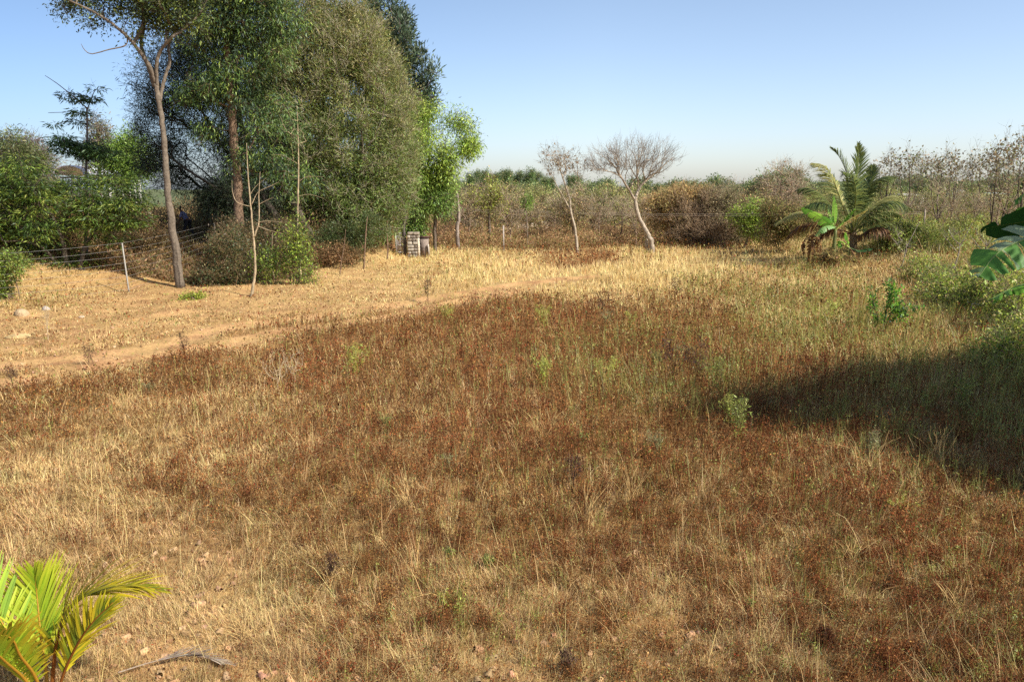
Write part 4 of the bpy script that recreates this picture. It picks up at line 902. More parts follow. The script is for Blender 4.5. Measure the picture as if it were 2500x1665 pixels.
# ---------------------------------------------------------------- palms and bananas
def frond(root, pts, L0, nl, cols, seed, r0=.03, wl=.03, droop=.5, ang=55, base_gap=.2, V=.35, name="frond", tipc=None, twist=0, wave=0.1):
    r = np.random.default_rng(seed); c = catmull(pts, 60)
    T = norm(np.gradient(c, axis=0)); mb = MB()
    tube(mb, c, np.linspace(r0, r0 * .2, 60), srgb(*cols[0]), 5)
    Zup = np.array([0, 0, 1.0])
    for side in (-1, 1):
        t = np.linspace(base_gap, .985, nl) + r.normal(0, .002, nl); t = np.clip(t, 0, .99)
        i = (t * 59).astype(int); p = c[i] + (c[np.minimum(i + 1, 59)] - c[i]) * (t * 59 - i)[:, None]; tg = T[i]
        S = np.cross(tg, Zup); bad = np.linalg.norm(S, axis=1) < .25
        S[bad] = np.array([0.9, .3, 0]); S = norm(S); Nn = norm(np.cross(S, tg))
        if twist: S, Nn = S * math.cos(twist) + Nn * math.sin(twist), Nn * math.cos(twist) - S * math.sin(twist)
        prof = np.sin(np.clip((t - base_gap) / (1 - base_gap), 0, 1) ** .75 * np.pi * .86 + .32)
        L = L0 * np.clip(prof, .25, 1) * r.uniform(.85, 1.1, nl)
        a = np.radians(ang * (1 - .55 * t) + r.normal(0, 3, nl))
        d = norm(S * side * np.sin(a)[:, None] + tg * np.cos(a)[:, None] + Nn * (V + r.normal(0, wave, nl))[:, None])
        q = [p]; dd_ = d.copy()
        for s in range(4):
            q.append(q[-1] + dd_ * (L / 4)[:, None]); dd_ = norm(dd_ + np.array([0, 0, -droop / 3]) * (s + 1) * .6 + r.normal(0, .03, dd_.shape))
        wn_ = norm(np.cross(d, Nn)); ww = [.35, 1, .9, .6, .05]; Vv = []
        for s in range(5): Vv += [q[s] - wn_ * wl * ww[s] / 2, q[s] + wn_ * wl * ww[s] / 2]
        Vv = np.stack(Vv, 1).reshape(-1, 3); b = np.arange(nl) * 10
        Fq = np.concatenate([np.stack([b + 2 * s, b + 2 * s + 1, b + 2 * s + 3, b + 2 * s + 2], 1) for s in range(4)])
        cc = np.array([srgb(*x) for x in cols[1:]])[r.integers(0, len(cols) - 1, nl)]
        cc = jitter(r, cc, nl, .8, 1.2, .04); cc = np.repeat(cc, 10, 0)
        if tipc: 
            k = np.tile(np.repeat([0, .05, .3, .7, 1], 2), nl)[:, None]; cc = cc * (1 - k * .8) + srgb(*tipc) * k * .8
        mb.add(Vv, Fq, cc)
    return mb.build(name, M_PALM, root, False, np.array(root.location))

def banana_leaf(root, pts, w, cols, seed, tears=8, name="leaf", fold=.5, cup=None, stalk=.18):
    """torn blade with a raised pale midrib"""
    r = np.random.default_rng(seed); n = 72; c = catmull(pts, n); T = norm(np.gradient(c, axis=0))
    S = np.cross(T, np.array([0, 0, 1.0])); bad = np.linalg.norm(S, axis=1) < .2; S[bad] = np.array([1., 0, 0]); S = norm(S); Nn = norm(np.cross(S, T))
    if cup: S, Nn = S * math.cos(cup) + Nn * math.sin(cup), Nn * math.cos(cup) - S * math.sin(cup)
    t = np.linspace(0, 1, n); prof = np.where(t < stalk, 0, np.sin(np.clip((t - stalk) / (1 - stalk), 0, 1) ** .8 * np.pi) ** .55) * w / 2
    mb = MB(); tube(mb, c, np.interp(t, [0, stalk, 1], [.035, .02, .004]), srgb(*cols[0]), 6)
    for side in (-1, 1):
        cuts = set(r.integers(int(stalk * n) + 3, n - 3, tears).tolist()); sl = 0; start = int(stalk * n); seg = [start]
        for i in range(start, n):
            if i in cuts or i == n - 1:
                seg.append(i)
        for a, b in zip(seg[:-1], seg[1:]):
            if b <= a: continue
            k = np.arange(a, b + 1); f = fold + r.normal(0, .22); cs = srgb(*cols[1 + r.integers(0, len(cols) - 1)]) * r.uniform(.85, 1.15)
            sag = r.uniform(0, .2); V = []
            for q in (0, .35, .7, 1.0):
                off = S[k] * side * (prof[k] * q * math.cos(f * q))[:, None] - np.array([0, 0, 1.]) * (prof[k] * q * (math.sin(f * q) * .6 + sag * q))[:, None]
                sh = T[k] * (prof[k] * q * .25)[:, None]
                inset = np.linspace(-1, 1, len(k))[:, None] * T[k] * (-.035 * q)
                ripple = Nn[k] * (r.normal(0, .004, len(k)) * (q > 0) + .012 * math.sin(0) + .008 * q * np.sin(k * 1.1))[:, None]
                V.append(c[k] + off + sh + inset + ripple)
            V = np.stack(V, 1); m = len(k)
            i0 = np.arange(m - 1)[:, None] * 4; j = np.arange(3)[None]
            Fq = np.stack([i0 + j, i0 + j + 1, i0 + j + 5, i0 + j + 4], -1).reshape(-1, 4)
            mb.add(V.reshape(-1, 3), Fq, cs)
    return mb.build(name, M_PALM, root, True, np.array(root.location))

# coconut palm
dp = 43.0
pb = gnd(2082, dp)
palm = thing("coconut_palm", "large young coconut palm with spreading fronds at right behind the banana plant", "palm", pb)
mb = MB(); tube(mb, catmull([pb, W(2083, 590, dp), W(2082, 555, dp)], 12), np.linspace(.24, .16, 12), srgb(130, 110, 84), 10, .2, 3)
mb.build("trunk", M_BARK, palm, True, pb)
O = W(2082, 572, dp)
PG = [(140, 144, 80), (104, 116, 62), (126, 134, 70), (86, 102, 62)]; PY = [(176, 172, 108), (176, 174, 112), (152, 156, 94), (192, 184, 128)]
PB = [(150, 116, 74), (136, 96, 62), (104, 76, 56), (160, 122, 80)]
fr = [([(2060, 510), (2035, 440), (2010, 405), (1980, 398)], [-.5, -1, -1.3, -1.4], PY, 1.0, .45), ([(2075, 500), (2068, 430), (2050, 385), (2028, 362)], [.5, .8, 1, 1], PG, .8, .3),
      ([(2088, 500), (2093, 430), (2096, 385), (2094, 350)], [.2, .4, .5, .5], PG, .8, .1), ([(2098, 510), (2120, 460), (2150, 435), (2184, 430)], [-.6, -1.1, -1.4, -1.6], PG, 1.0, .4),
      ([(2105, 530), (2135, 500), (2170, 480), (2205, 482)], [-.2, -.3, -.3, -.3], PY, 1.1, .5), ([(2110, 540), (2150, 520), (2185, 520), (2215, 545)], [.6, 1., 1.3, 1.4], PG, 1.0, .6),
      ([(2050, 530), (2010, 480), (1975, 460), (1948, 462)], [.3, .6, .8, .9], PG, 1.0, .5), ([(2060, 540), (2010, 525), (1950, 518), (1890, 545)], [.8, 1.5, 2, 2.4], PY, .8, .6),
      ([(2050, 560), (2000, 545), (1950, 552), (1912, 590)], [-.2, -.3, -.3, -.3], PB, .8, .9), ([(2110, 560), (2160, 545), (2215, 545), (2262, 566)], [-.4, -.8, -1, -1.1], PG, 1.0, 1.3),
      ([(2100, 575), (2130, 558), (2165, 560), (2190, 600)], [-.6, -1.2, -1.5, -1.6], PB, .9, 1.4), ([(2085, 520), (2090, 470), (2080, 430), (2060, 420)], [-1, -1.8, -2.4, -2.8], PG, 1.0, .5),
      ([(2100, 520), (2115, 470), (2128, 430), (2130, 405)], [.8, 1.4, 1.8, 2], PG, .8, .3), ([(2060, 570), (2030, 560), (2000, 575), (1985, 600)], [.9, 1.6, 2., 2.1], PB, .8, 1.2), ([(2050, 540), (2000, 520), (1940, 520), (1893, 548)], [-.6, -1, -1.2, -1.3], PY, .8, .6), ([(2060, 530), (2020, 500), (1990, 495), (1962, 505)], [-.8, -1.6, -2, -2.2], PG, 1., .6), ([(2110, 535), (2150, 500), (2190, 492), (2228, 512)], [-.8, -1.4, -1.8, -2], PG, 1.1, .6), ([(2105, 550), (2150, 535), (2190, 540), (2225, 575)], [.9, 1.6, 2., 2.1], PG, 1., .8), ([(2070, 520), (2045, 470), (2030, 430), (1998, 425)], [1., 1.8, 2.3, 2.6], PG, .9, .4)]
for k, (pp, dd_, cl, L0, dr) in enumerate(fr):
    frond(palm, [O] + pl(pp, dp, dd_), L0 * 1.1, 80, cl, 200 + k, r0=.04, wl=.055, droop=dr * 1.6, wave=.12, V=.3 if dr < .4 else -.35)

# banana plant in front of it
db = 40.5
BG = [(190, 205, 110), (118, 168, 60), (98, 146, 54), (146, 190, 72)]
BD = [(150, 112, 70), (150, 110, 62), (120, 86, 56)]
def stemmesh(root, a, b, r0, r1, col=(128, 132, 78)):
    mb = MB(); tube(mb, catmull([a, (np.array(a) + b) / 2, b], 10), np.linspace(r0, r1, 10), srgb(*col), 10, .08, 1); return mb.build("stem", M_PALM, root, True, np.array(root.location))
gb = gnd(2043, db)
ban = thing("banana_plant", "bright green banana plant with raised leaves in front of the coconut palm", "plant", gb)
top = W(2040, 562, db); stemmesh(ban, gb, top, .13, .08)
banana_leaf(ban, [top] + pl([(2025, 548), (1995, 525), (1955, 508)], db, [-.1, -.2, -.3]), .75, BG, 1, cup=-.5)
banana_leaf(ban, [top] + pl([(2037, 535), (2037, 505), (2036, 476)], db), .32, BG, 2, tears=2)
banana_leaf(ban, [top] + pl([(2055, 545), (2072, 525), (2088, 508)], db, [-.1, -.3, -.5]), .65, BG, 3)
banana_leaf(ban, [top] + pl([(2030, 552), (2010, 556), (1992, 578)], db, [-.3, -.6, -.8]), .65, [(150, 170, 100), (140, 176, 110), (120, 160, 90)], 4)
banana_leaf(ban, [top] + pl([(2032, 540), (2027, 525), (2022, 510)], db, [.2, .3, .4]), .45, BG, 5)
banana_leaf(ban, [top] + pl([(2020, 562), (1990, 568), (1962, 590)], db, [.2, .3, .4]), .35, BD, 6, tears=14)["label"] = "dead brown hanging leaf"
banana_leaf(ban, [top] + pl([(2062, 545), (2090, 528), (2118, 512)], db, [.3, .6, .8]), .4, [(170, 150, 80), (166, 146, 66), (140, 112, 62)], 7, tears=22)["label"] = "yellow withered leaf"
g2 = gnd(2075, db + .5)
ban2 = thing("banana_plant", "small banana sucker right of the taller banana plant", "plant", g2)
t2 = W(2073, 605, db + .5); stemmesh(ban2, g2, t2, .08, .05)
banana_leaf(ban2, [t2] + pl([(2070, 590), (2066, 578), (2064, 566)], db + .5), .5, BG, 8, tears=3)
banana_leaf(ban2, [t2] + pl([(2055, 590), (2050, 592), (2048, 606)], db + .3), .5, BG, 9)
banana_leaf(ban2, [t2] + pl([(2095, 612), (2115, 608), (2132, 606)], db + .5), .45, [(90, 120, 60), (56, 92, 48), (48, 80, 42)], 10, tears=1)
banana_leaf(ban2, [t2] + pl([(2085, 618), (2092, 628), (2096, 642)], db + .3), .25, BD, 11)
g3 = gnd(1983, 41.5)
ban3 = thing("withered_banana_plant", "withered banana stump with brown leaves hanging down left of the banana plant", "plant", g3)
t3 = W(1984, 582, 41.5); stemmesh(ban3, g3, t3, .1, .07, (150, 130, 80))
for k, (uu, vv) in enumerate([(1962, 625), (1975, 640), (1995, 640), (2003, 625), (1985, 645)]):
    banana_leaf(ban3, [t3] + pl([((uu + 1984) / 2, 575), (uu, 595), (uu, vv)], 41.5, [-.1 * k, -.15 * k, -.15 * k]), .28, BD, 20 + k, tears=12)
shrub("dry_leaf_litter_clump", "dark brown heap of dead leaves at the foot of the banana plants", 2060, 40, [(2050, 634, 45, 9), (2020, 630, 26, 8), (2080, 642, 20, 7)], 45, [(134, 108, 74), (150, 132, 80), (108, 100, 60)], 81, per=34, L=.14, mat=M_DRY)

# banana plants at the right edge, close by
de = 12.0
ge = gnd(2700, de)
bane = thing("banana_plant", "near banana plant with broad torn leaves reaching in from the right edge", "plant", ge)
te = W(2690, 610, de); stemmesh(bane, ge, te, .12, .07)
BE = [(190, 205, 120), (100, 156, 56), (80, 134, 48), (128, 178, 64)]
BW = [(160, 180, 110), (84, 132, 56), (130, 160, 100), (96, 146, 62), (156, 178, 134)]
banana_leaf(bane, [te] + pl([(2620, 560), (2530, 575), (2440, 615), (2388, 678)], de, [0, -.2, -.4, -.5]), .8, BW, 31, tears=16, cup=.5, fold=.3)
banana_leaf(bane, [te] + pl([(2640, 555), (2560, 535), (2480, 545), (2392, 560)], de, [.2, .5, .7, .8]), .6, [(110, 140, 60), (34, 70, 28), (44, 82, 32)], 32, tears=3, cup=-.9, fold=.2)
banana_leaf(bane, [te] + pl([(2640, 530), (2570, 515), (2500, 520), (2448, 545)], de, [.5, .9, 1.1, 1.2]), .65, BE, 33, tears=3, cup=-.8)
banana_leaf(bane, [te] + pl([(2640, 660), (2560, 680), (2480, 700), (2416, 732)], de, [-.2, -.3, -.4, -.4]), .78, BE, 34, tears=12, cup=-.3)
banana_leaf(bane, [te] + pl([(2650, 540), (2570, 480), (2515, 470), (2474, 492)], de, [0, .2, .3, .4]), .6, BE, 35, tears=8, cup=.2)
banana_leaf(bane, [te] + pl([(2720, 560), (2740, 480), (2760, 430)], de), .5, BE, 36)
banana_leaf(bane, [te] + pl([(2780, 580), (2860, 580), (2920, 640)], de), .5, BE, 37)

# young coconut palm bottom left
gy = P(120, 1760); gy[2] -= .05
yp = thing("young_coconut_palm", "small yellow green young coconut palm in the bottom left corner", "palm", gy)
dy = gy[1]
YG = [(196, 150, 50), (150, 172, 40), (128, 158, 38), (172, 186, 48)]
YR = [(150, 92, 40), (132, 140, 40), (100, 120, 38), (196, 180, 44)]
frond(yp, [gy] + pl([(128, 1660), (138, 1570), (165, 1490), (215, 1450), (300, 1430), (395, 1438)], dy, [.0, .0, .05, .1, .15, .15]), .52, 50, YR, 301, r0=.018, wl=.022, droop=.22, ang=42, base_gap=.28, V=.0, tipc=(214, 190, 40), wave=.07)
frond(yp, [gy] + pl([(112, 1640), (100, 1550), (92, 1470), (84, 1390)], dy, [.1, .25, .4, .45]), .52, 50, YG, 302, r0=.016, wl=.021, droop=.1, ang=48, base_gap=.3, V=.2, tipc=(200, 196, 60), wave=.07, twist=.3)
frond(yp, [gy] + pl([(150, 1660), (185, 1580), (225, 1520), (275, 1470)], dy, [-.05, -.1, -.15, -.15]), .36, 40, YR, 303, r0=.014, wl=.02, droop=.3, ang=40, base_gap=.3, tipc=(200, 186, 40), twist=.8)
frond(yp, [gy] + pl([(70, 1670), (20, 1620), (-20, 1590), (-70, 1590)], dy, [-.2, -.4, -.6, -.8]), .4, 36, YG, 304, r0=.014, wl=.022, droop=.3, ang=50, base_gap=.25, tipc=(220, 180, 50))
frond(yp, [gy] + pl([(60, 1640), (10, 1530), (-40, 1440), (-90, 1400)], dy, [.1, .2, .3, .3]), .45, 36, YG, 305, r0=.014, wl=.022, droop=.2, ang=50, base_gap=.25)
frond(yp, [gy] + pl([(90, 1660), (50, 1600), (30, 1560), (-10, 1540)], dy, [-.2, -.4, -.5, -.6]), .32, 30, YG, 306, r0=.014, wl=.02, droop=.4, ang=50, base_gap=.25, tipc=(220, 160, 50))

# fallen dry frond beside it
df = P(450, 1640)
ff = thing("fallen_palm_frond", "grey dried palm frond lying on the ground right of the young coconut palm", "frond", df)
a, b, c, e = [P(u, v) + np.array([0, 0, .07]) for u, v in [(290, 1660), (380, 1632), (470, 1617), (575, 1642)]]
frond(ff, [a, b, c, e], .24, 26, [(180, 160, 136), (196, 182, 162), (176, 160, 140), (160, 142, 124)], 310, r0=.008, wl=.014, droop=.05, ang=28, base_gap=.35, V=.15, name="dry_leaflets")

# citrus sapling
gc = P(2155, 818)
dc = gc[1]
make_plant("citrus_sapling", "small glossy dark green fruit sapling standing alone in the grass in front of the palm", "plant",
    [([sunk(gc)] + pl([(2160, 780), (2170, 730), (2174, 690)], dc), R_(.02, .018, .014, .006)), ([sunk(gc)] + pl([(2145, 780), (2133, 740), (2130, 710)], dc, [-.1, -.2, -.2]), R_(.016, .014, .01, .005)), ([sunk(gc)] + pl([(2170, 790), (2195, 765), (2215, 752)], dc), R_(.014, .012, .008, .004)), ([sunk(gc)] + pl([(2168, 780), (2185, 740), (2188, 710)], dc, [.1, .2, .2]), R_(.014, .012, .008, .004))],
    bl([(2174, 692, 7, 12), (2173, 720, 10, 16), (2188, 716, 8, 14), (2130, 716, 8, 14), (2132, 745, 9, 14), (2180, 750, 16, 14), (2205, 755, 22, 9), (2145, 780, 14, 10), (2185, 775, 22, 10), (2245, 752, 8, 5)], dc), 75,
    dict(n=15, L=.1, W=.42, cols=[(66, 104, 40), (88, 130, 46), (122, 160, 52), (50, 82, 38)], spread=.06, droop=-.3, rand=.6, own=.3), seed=90, bark=(96, 84, 60), twigs=0, gaps=0, rt=.003, bf=.1, bark_name="stem", crown_name="foliage", sides=6)

# ---------------------------------------------------------------- built things
def box(mb, c, s, col, rz=0, bev=0):
    x, y, z = np.array(s) / 2.0
    V = np.array([(-x, -y, -z), (x, -y, -z), (x, y, -z), (-x, y, -z), (-x, -y, z), (x, -y, z), (x, y, z), (-x, y, z)])
    R = np.array([[math.cos(rz), -math.sin(rz), 0], [math.sin(rz), math.cos(rz), 0], [0, 0, 1]])
    mb.add(V @ R.T + np.array(c), np.array([(0, 3, 2, 1), (4, 5, 6, 7), (0, 1, 5, 4), (1, 2, 6, 5), (2, 3, 7, 6), (3, 0, 4, 7)]), np.asarray(col, float))

# wire fence
gp = P(315, 714)
dfn = gp[1]
fence = thing("wire_fence", "sagging strand wire fence with one pale stone post in front of the dark thicket", "fence", gp)
ptop = W(298, 594, dfn)
mb = MB(); tube(mb, np.array([sunk(gp, .3), gp, ptop]), [.033, .033, .03], srgb(146, 140, 128), 4); mb.build("post", M_STONE, fence, False, gp)
pl2 = [gnd(-160, 27.5), gnd(520, 41)]
for q_, lab in zip(pl2, ("left", "right")):
    mb = MB(); tube(mb, np.array([q_, q_ + np.array([0, 0, 1.9])]), [.04, .035], srgb(130, 122, 108), 4); mb.build("post", M_STONE, fence, False, gp)
for k in range(8):
    f = 0.06 + k * 0.135
    a = gp + (ptop - gp) * f
    r = np.random.default_rng(60 + k)
    for q_ in pl2:
        b = q_ + np.array([0, 0, .1 + 1.75 * f]); t = np.linspace(0, 1, 14)[:, None]
        c = a + (b - a) * t; c[:, 2] -= (np.sin(t[:, 0] * np.pi) * (.05 + .06 * r.random()))
        mb = MB(); tube(mb, c, .0035, srgb(140, 136, 130), 4); mb.build("wire", M_METAL, fence, False, gp)

# stone wall end, iron gate and dark pillar
def stones(root, cx, cy, z0, w, dpt, courses, seed, cols, name="stone", ch=.19, gap=.035):
    r = np.random.default_rng(seed); mb = MB(); core = MB()
    box(core, (cx, cy, z0 + courses * ch / 2 - .02), (w - .1, dpt - .1, courses * ch - .02), srgb(120, 108, 92)); core.build("core", M_STONE, root, False, np.array(root.location))
    for i in range(courses):
        n = r.integers(2, 4); e = np.sort(np.concatenate([[0, 1], (np.arange(1, n) / n + r.uniform(-.08, .08, n - 1))]))
        for a, b in zip(e[:-1], e[1:]):
            ww = (b - a) * w - gap
            c_ = (cx - w / 2 + (a + b) / 2 * w, cy + r.uniform(-.02, .02), z0 + i * ch + ch / 2)
            bm = MB(); box(mb, c_, (ww, dpt + r.uniform(-.03, .04), ch - gap * r.uniform(.8, 1.6)), srgb(*cols[r.integers(0, len(cols))]) * r.uniform(.8, 1.1), r.uniform(-.05, .05))
    o = mb.build(name, M_STONE, root, False, np.array(root.location))
    bv = o.modifiers.new("bevel", 'BEVEL'); bv.width = .02; bv.segments = 2
    return o
dw = 48.0
gw = gnd(1008, dw)
wall = thing("stone_wall", "short end of grey stacked stone wall with pale mortar beside the iron gate", "wall", gw)
zb = W(1008, 620, dw)[2] - .2
stones(wall, gw[0], dw, zb, .72, .5, 8, 5, [(172, 162, 146), (150, 138, 122), (182, 172, 156), (136, 126, 114)])
mb = MB(); tube(mb, np.array([W(1022, 632, dw - .2), W(1022, 600, dw - .2), W(1021, 582, dw - .2)]), [.085, .08, .07], srgb(208, 196, 172), 5, .15); mb.build("mortar_edge", M_STONE, wall, True, gw)
gi = gnd(975, dw)
gate = thing("iron_gate", "pale narrow barred iron gate left of the stacked stone wall", "gate", gi)
z0, z1 = W(975, 618, dw)[2], W(975, 570, dw)[2]
xl, xr = W(967, 600, dw)[0], W(984, 600, dw)[0]
mb = MB()
for x_ in (xl, xr): box(mb, (x_, dw, (z0 + z1) / 2), (.035, .035, z1 - z0), srgb(196, 190, 186))
for z_ in (z0 + .05, (z0 + z1) / 2 - .1, z1 - .2, z1): box(mb, ((xl + xr) / 2, dw + .003, z_), (xr - xl + .03, .03, .035), srgb(190, 184, 180))
mb.build("gate_frame", M_METAL, gate, False, gi)
mb = MB()
for x_ in np.linspace(xl, xr, 6)[1:-1]: box(mb, (x_, dw + .008, (z0 + z1) / 2 - .03), (.02, .02, z1 - z0 - .12), srgb(176, 168, 166))
mb.build("bars", M_METAL, gate, False, gi)
gq = gnd(1040, dw + 1)
pil = thing("stone_pillar", "dark weathered gate pillar with a flat slab top right of the stone wall", "pillar", gq)
xa, xb = W(1026, 600, dw + 1)[0], W(1046, 600, dw + 1)[0]; za, zt = W(1036, 625, dw + 1)[2], W(1036, 580, dw + 1)[2]
mb = MB(); box(mb, ((xa + xb) / 2, dw + 1, (za + zt) / 2 - .1), (xb - xa, .45, zt - za + .2), srgb(134, 120, 108)); o = mb.build("shaft", M_STONE, pil, False, gq)
mb = MB(); box(mb, ((xa + xb) / 2, dw + 1, zt + .035), (xb - xa + .12, .55, .07), srgb(84, 62, 56)); mb.build("cap", M_STONE, pil, False, gq)
mb = MB(); tube(mb, np.array([W(1047, 622, dw + .7), W(1046, 602, dw + .7), W(1045, 596, dw + .7)]), [.07, .05, .03], srgb(196, 186, 172), 5, .2); mb.build("pale_edge_stone", M_STONE, pil, True, gq)

# shed with pale roof and rows of posts behind the trees
ds = 62.0
gs_ = gnd(250, ds)
shed = thing("open_shed", "long open shed with slim white posts and a pale roof glimpsed behind the green thicket", "shed", gs_)
for u_ in (178, 193, 230, 245, 267, 296, 314, 328, 340):
    mb = MB(); x_ = W(u_, 450, ds)[0]; zt = W(u_, 436 if u_ > 200 else 425, ds)[2]; box(mb, (x_, ds, (gs_[2] + zt) / 2 - .2), (.16, .16, zt - gs_[2] + .3), srgb(196, 194, 182)); mb.build("post", M_STONE, shed, False, gs_)
mb = MB(); xa, xb = W(145, 420, ds)[0], W(345, 420, ds)[0]; zt = W(250, 434, ds)[2]
box(mb, ((xa + xb) / 2, ds, zt), (xb - xa, .2, .12), srgb(170, 168, 164)); mb.build("beam", M_METAL, shed, False, gs_)
mb = MB(); n = 12; an = np.linspace(0, math.pi, n); xa, xb = W(138, 420, ds)[0], W(215, 420, ds)[0]; cxs = (xa + xb) / 2; rx = (xb - xa) / 2
zt = W(180, 428, ds)[2]; hz = W(180, 404, ds)[2] - zt
V = []
for yy in (ds - .6, ds + 8): V += [(cxs - rx * math.cos(t_), yy, zt + hz * math.sin(t_)) for t_ in an]
V += [(cxs - (rx - .08) * math.cos(t_), yy, zt + (hz - .08) * math.sin(t_)) for yy in (ds - .6, ds + 8) for t_ in an]
i = np.arange(n - 1); Fq = np.vstack([np.stack([i, i + 1, i + n + 1, i + n], 1), np.stack([i + 2 * n, i + 3 * n, i + 3 * n + 1, i + 2 * n + 1], 1), np.stack([i, i + 2 * n, i + 2 * n + 1, i + 1], 1), np.stack([i + n, i + n + 1, i + 3 * n + 1, i + 3 * n], 1)])
mb.add(V, Fq, srgb(214, 216, 226)); mb.build("roof", M_METAL, shed, True, gs_)

# far small buildings on the right-hand rise and a pale wall on the slope
def house(label, u, v, dd_, wpx, hpx, wc, rc, name="far_house"):
    g = W(u, v, dd_); gz = float(terrain(np.array([g[0]]), np.array([dd_]))[0]); k = dd_ / F
    h = hpx * k; w_ = wpx * k; base = np.array([g[0], dd_, min(gz, g[2] - h)])
    root = thing(name, label, "building", base)
    ht = g[2] - base[2]
    mb = MB(); box(mb, (g[0], dd_, base[2] + ht * .5 - .1), (w_, 5, ht + .2), srgb(*wc)); mb.build("wall", M_STONE, root, False, base)
    mb = MB(); V = []
    for yy in (dd_ - 3, dd_ + 3): V += [(g[0] - w_ * .55, yy, g[2]), (g[0] + w_ * .55, yy, g[2])]
    V += [(g[0] - w_ * .5, dd_, g[2] + h * .35), (g[0] + w_ * .5, dd_, g[2] + h * .35)]
    mb.add(V, [np.array([(0, 1, 5, 4), (3, 2, 4, 5)]), np.array([(0, 4, 2), (1, 3, 5)]), np.array([(0, 2, 3, 1)])], srgb(*rc)); mb.build("roof", M_METAL, root, False, base)
    for s in (-.25, .2):
        mb = MB(); box(mb, (g[0] + w_ * s, dd_ - 2.52, base[2] + ht - h * .45), (w_ * .14, .08, h * .4), srgb(70, 66, 62)); mb.build("window", M_METAL, root, False, base)
house("far white building with a low roof right above the coconut palm", 2208, 478, 105, 48, 14, (206, 200, 192), (200, 192, 186))
house("small far white building in the middle of the right hillside", 2325, 466, 150, 16, 14, (222, 222, 222), (214, 214, 216))
house("far long white roofed building near the right edge on the hillside", 2422, 474, 160, 44, 10, (160, 150, 140), (206, 222, 222))
house("far small pale green roofed hut up the hill at right", 2404, 458, 180, 22, 8, (170, 150, 136), (190, 204, 196))
house("pale shed seen behind the palm fronds at right", 2212, 510, 90, 26, 10, (214, 214, 212), (220, 220, 218))
p0, p1, p2 = W(1215, 561, 72), W(1270, 553, 76), W(1340, 541, 82)
lw = thing("low_wall", "low pale stone wall running up the slope among the scrub trees", "wall", gnd(1270, 76))
mb = MB()
for a, b in ((p0, p1), (p1, p2)):
    a_, b_ = a.copy(), b.copy(); V = []
    for q_ in (a_, b_):
        zg = float(terrain(q_[:1], q_[1:2])[0]) - .2
        V += [(q_[0], q_[1] - .15, zg), (q_[0], q_[1] - .15, q_[2] + .12), (q_[0], q_[1] + .15, q_[2] + .12), (q_[0], q_[1] + .15, zg)]
    mb.add(V, np.array([(0, 4, 5, 1), (1, 5, 6, 2), (2, 6, 7, 3), (0, 1, 2, 3), (7, 6, 5, 4)]), srgb(190, 172, 150))
mb.build("coursed_stone", M_STONE, lw, False, np.array(lw.location))
# grey post and wires crossing the scrub
gpo = gnd(1229, 52)
mb = MB(); box(mb, (gpo[0], 52, gpo[2] + .9), (.09, .09, 1.9), srgb(166, 154, 140)); o = mb.build("fence_post", M_STONE); tag(o, "grey square post standing alone in front of the scrub left of centre", "post")
# thin wires between two poles
wr = thing("overhead_wires", "two thin wires strung low across the scrub in front of the leaning bare tree", "wires", gnd(1040, 53))
ea, eb = gnd(1035, 56), gnd(2260, 47)
for q_, vv in ((ea, 508), (eb, 518)):
    zt = W(1200, vv, q_[1])[2]; mb = MB(); tube(mb, np.array([q_, [q_[0], q_[1], zt + .3]]), [.06, .05], srgb(150, 136, 118), 8); mb.build("pole", M_BARK, wr, True, np.array(wr.location))
for k, dz in enumerate((0, -.1)):
    a = np.array([ea[0], ea[1], W(1035, 508, ea[1])[2] + dz]); b = np.array([eb[0], eb[1], W(2260, 518, eb[1])[2] + dz]); t = np.linspace(0, 1, 30)[:, None]
    c = a + (b - a) * t; c[:, 2] -= np.sin(t[:, 0] * np.pi) * .25
    mb = MB(); tube(mb, c, .005, srgb(170, 156, 138), 4); mb.build("wire", M_METAL, wr, False, np.array(wr.location))

# white bent pipe
gpp = P(2371, 772); dq = gpp[1]
mb = MB(); tube(mb, catmull([sunk(gpp)] + pl([(2371, 750), (2378, 741), (2396, 746), (2420, 756)], dq), 24), .018, srgb(222, 226, 236), 8)
o = mb.build("bent_pipe", M_METAL, smooth=True); tag(o, "white plastic pipe bent over like a hook in the grass below the right banana leaves", "pipe")

# rocks on the verge
def rock(label, u, v, s, col, seed, group=None):
    r = np.random.default_rng(seed); g = P(u, v); nt_, npn = 12, 18
    th = np.linspace(0, math.pi, nt_); ph = np.linspace(0, 2 * math.pi, npn, endpoint=False); TH, PH = np.meshgrid(th, ph, indexing='ij')
    D = np.stack([np.sin(TH) * np.cos(PH), np.sin(TH) * np.sin(PH), np.cos(TH)], -1).reshape(-1, 3)
    V = D * (0.75 + .5 * fbm(D * 1.6 + seed, seed))[:, None] * np.array(s); V = np.round(V / (min(s) * .22)) * (min(s) * .22) * .35 + V * .65
    i = np.arange(nt_ - 1)[:, None] * npn; j = np.arange(npn)[None]; k = (j + 1) % npn
    mb = MB(); mb.add(V + g + np.array([0, 0, s[2] * .12]), np.stack([i + j, i + npn + j, i + npn + k, i + k], -1).reshape(-1, 4), srgb(*col))
    o = mb.build("rock", M_STONE, smooth=False); tag(o, label, "rock", group)
rock("pale boulder half covered by dry grass on the left verge", 53, 770, (.24, .2, .2), (170, 146, 112), 1)
rock("small white faced stone behind the speckled twig on the left verge", 112, 756, (.13, .1, .1), (166, 154, 142), 2)
rock("flat pale stone low on the left verge above the wheel ruts", 47, 822, (.32, .3, .07), (176, 150, 104), 3)
rock("little pale stone on the dry verge below the fence post", 200, 776, (.1, .08, .07), (172, 150, 124), 4)
rock("pinkish boulder in the scrub right of the slender trunk", 482, 672, (.28, .2, .16), (140, 114, 98), 5)

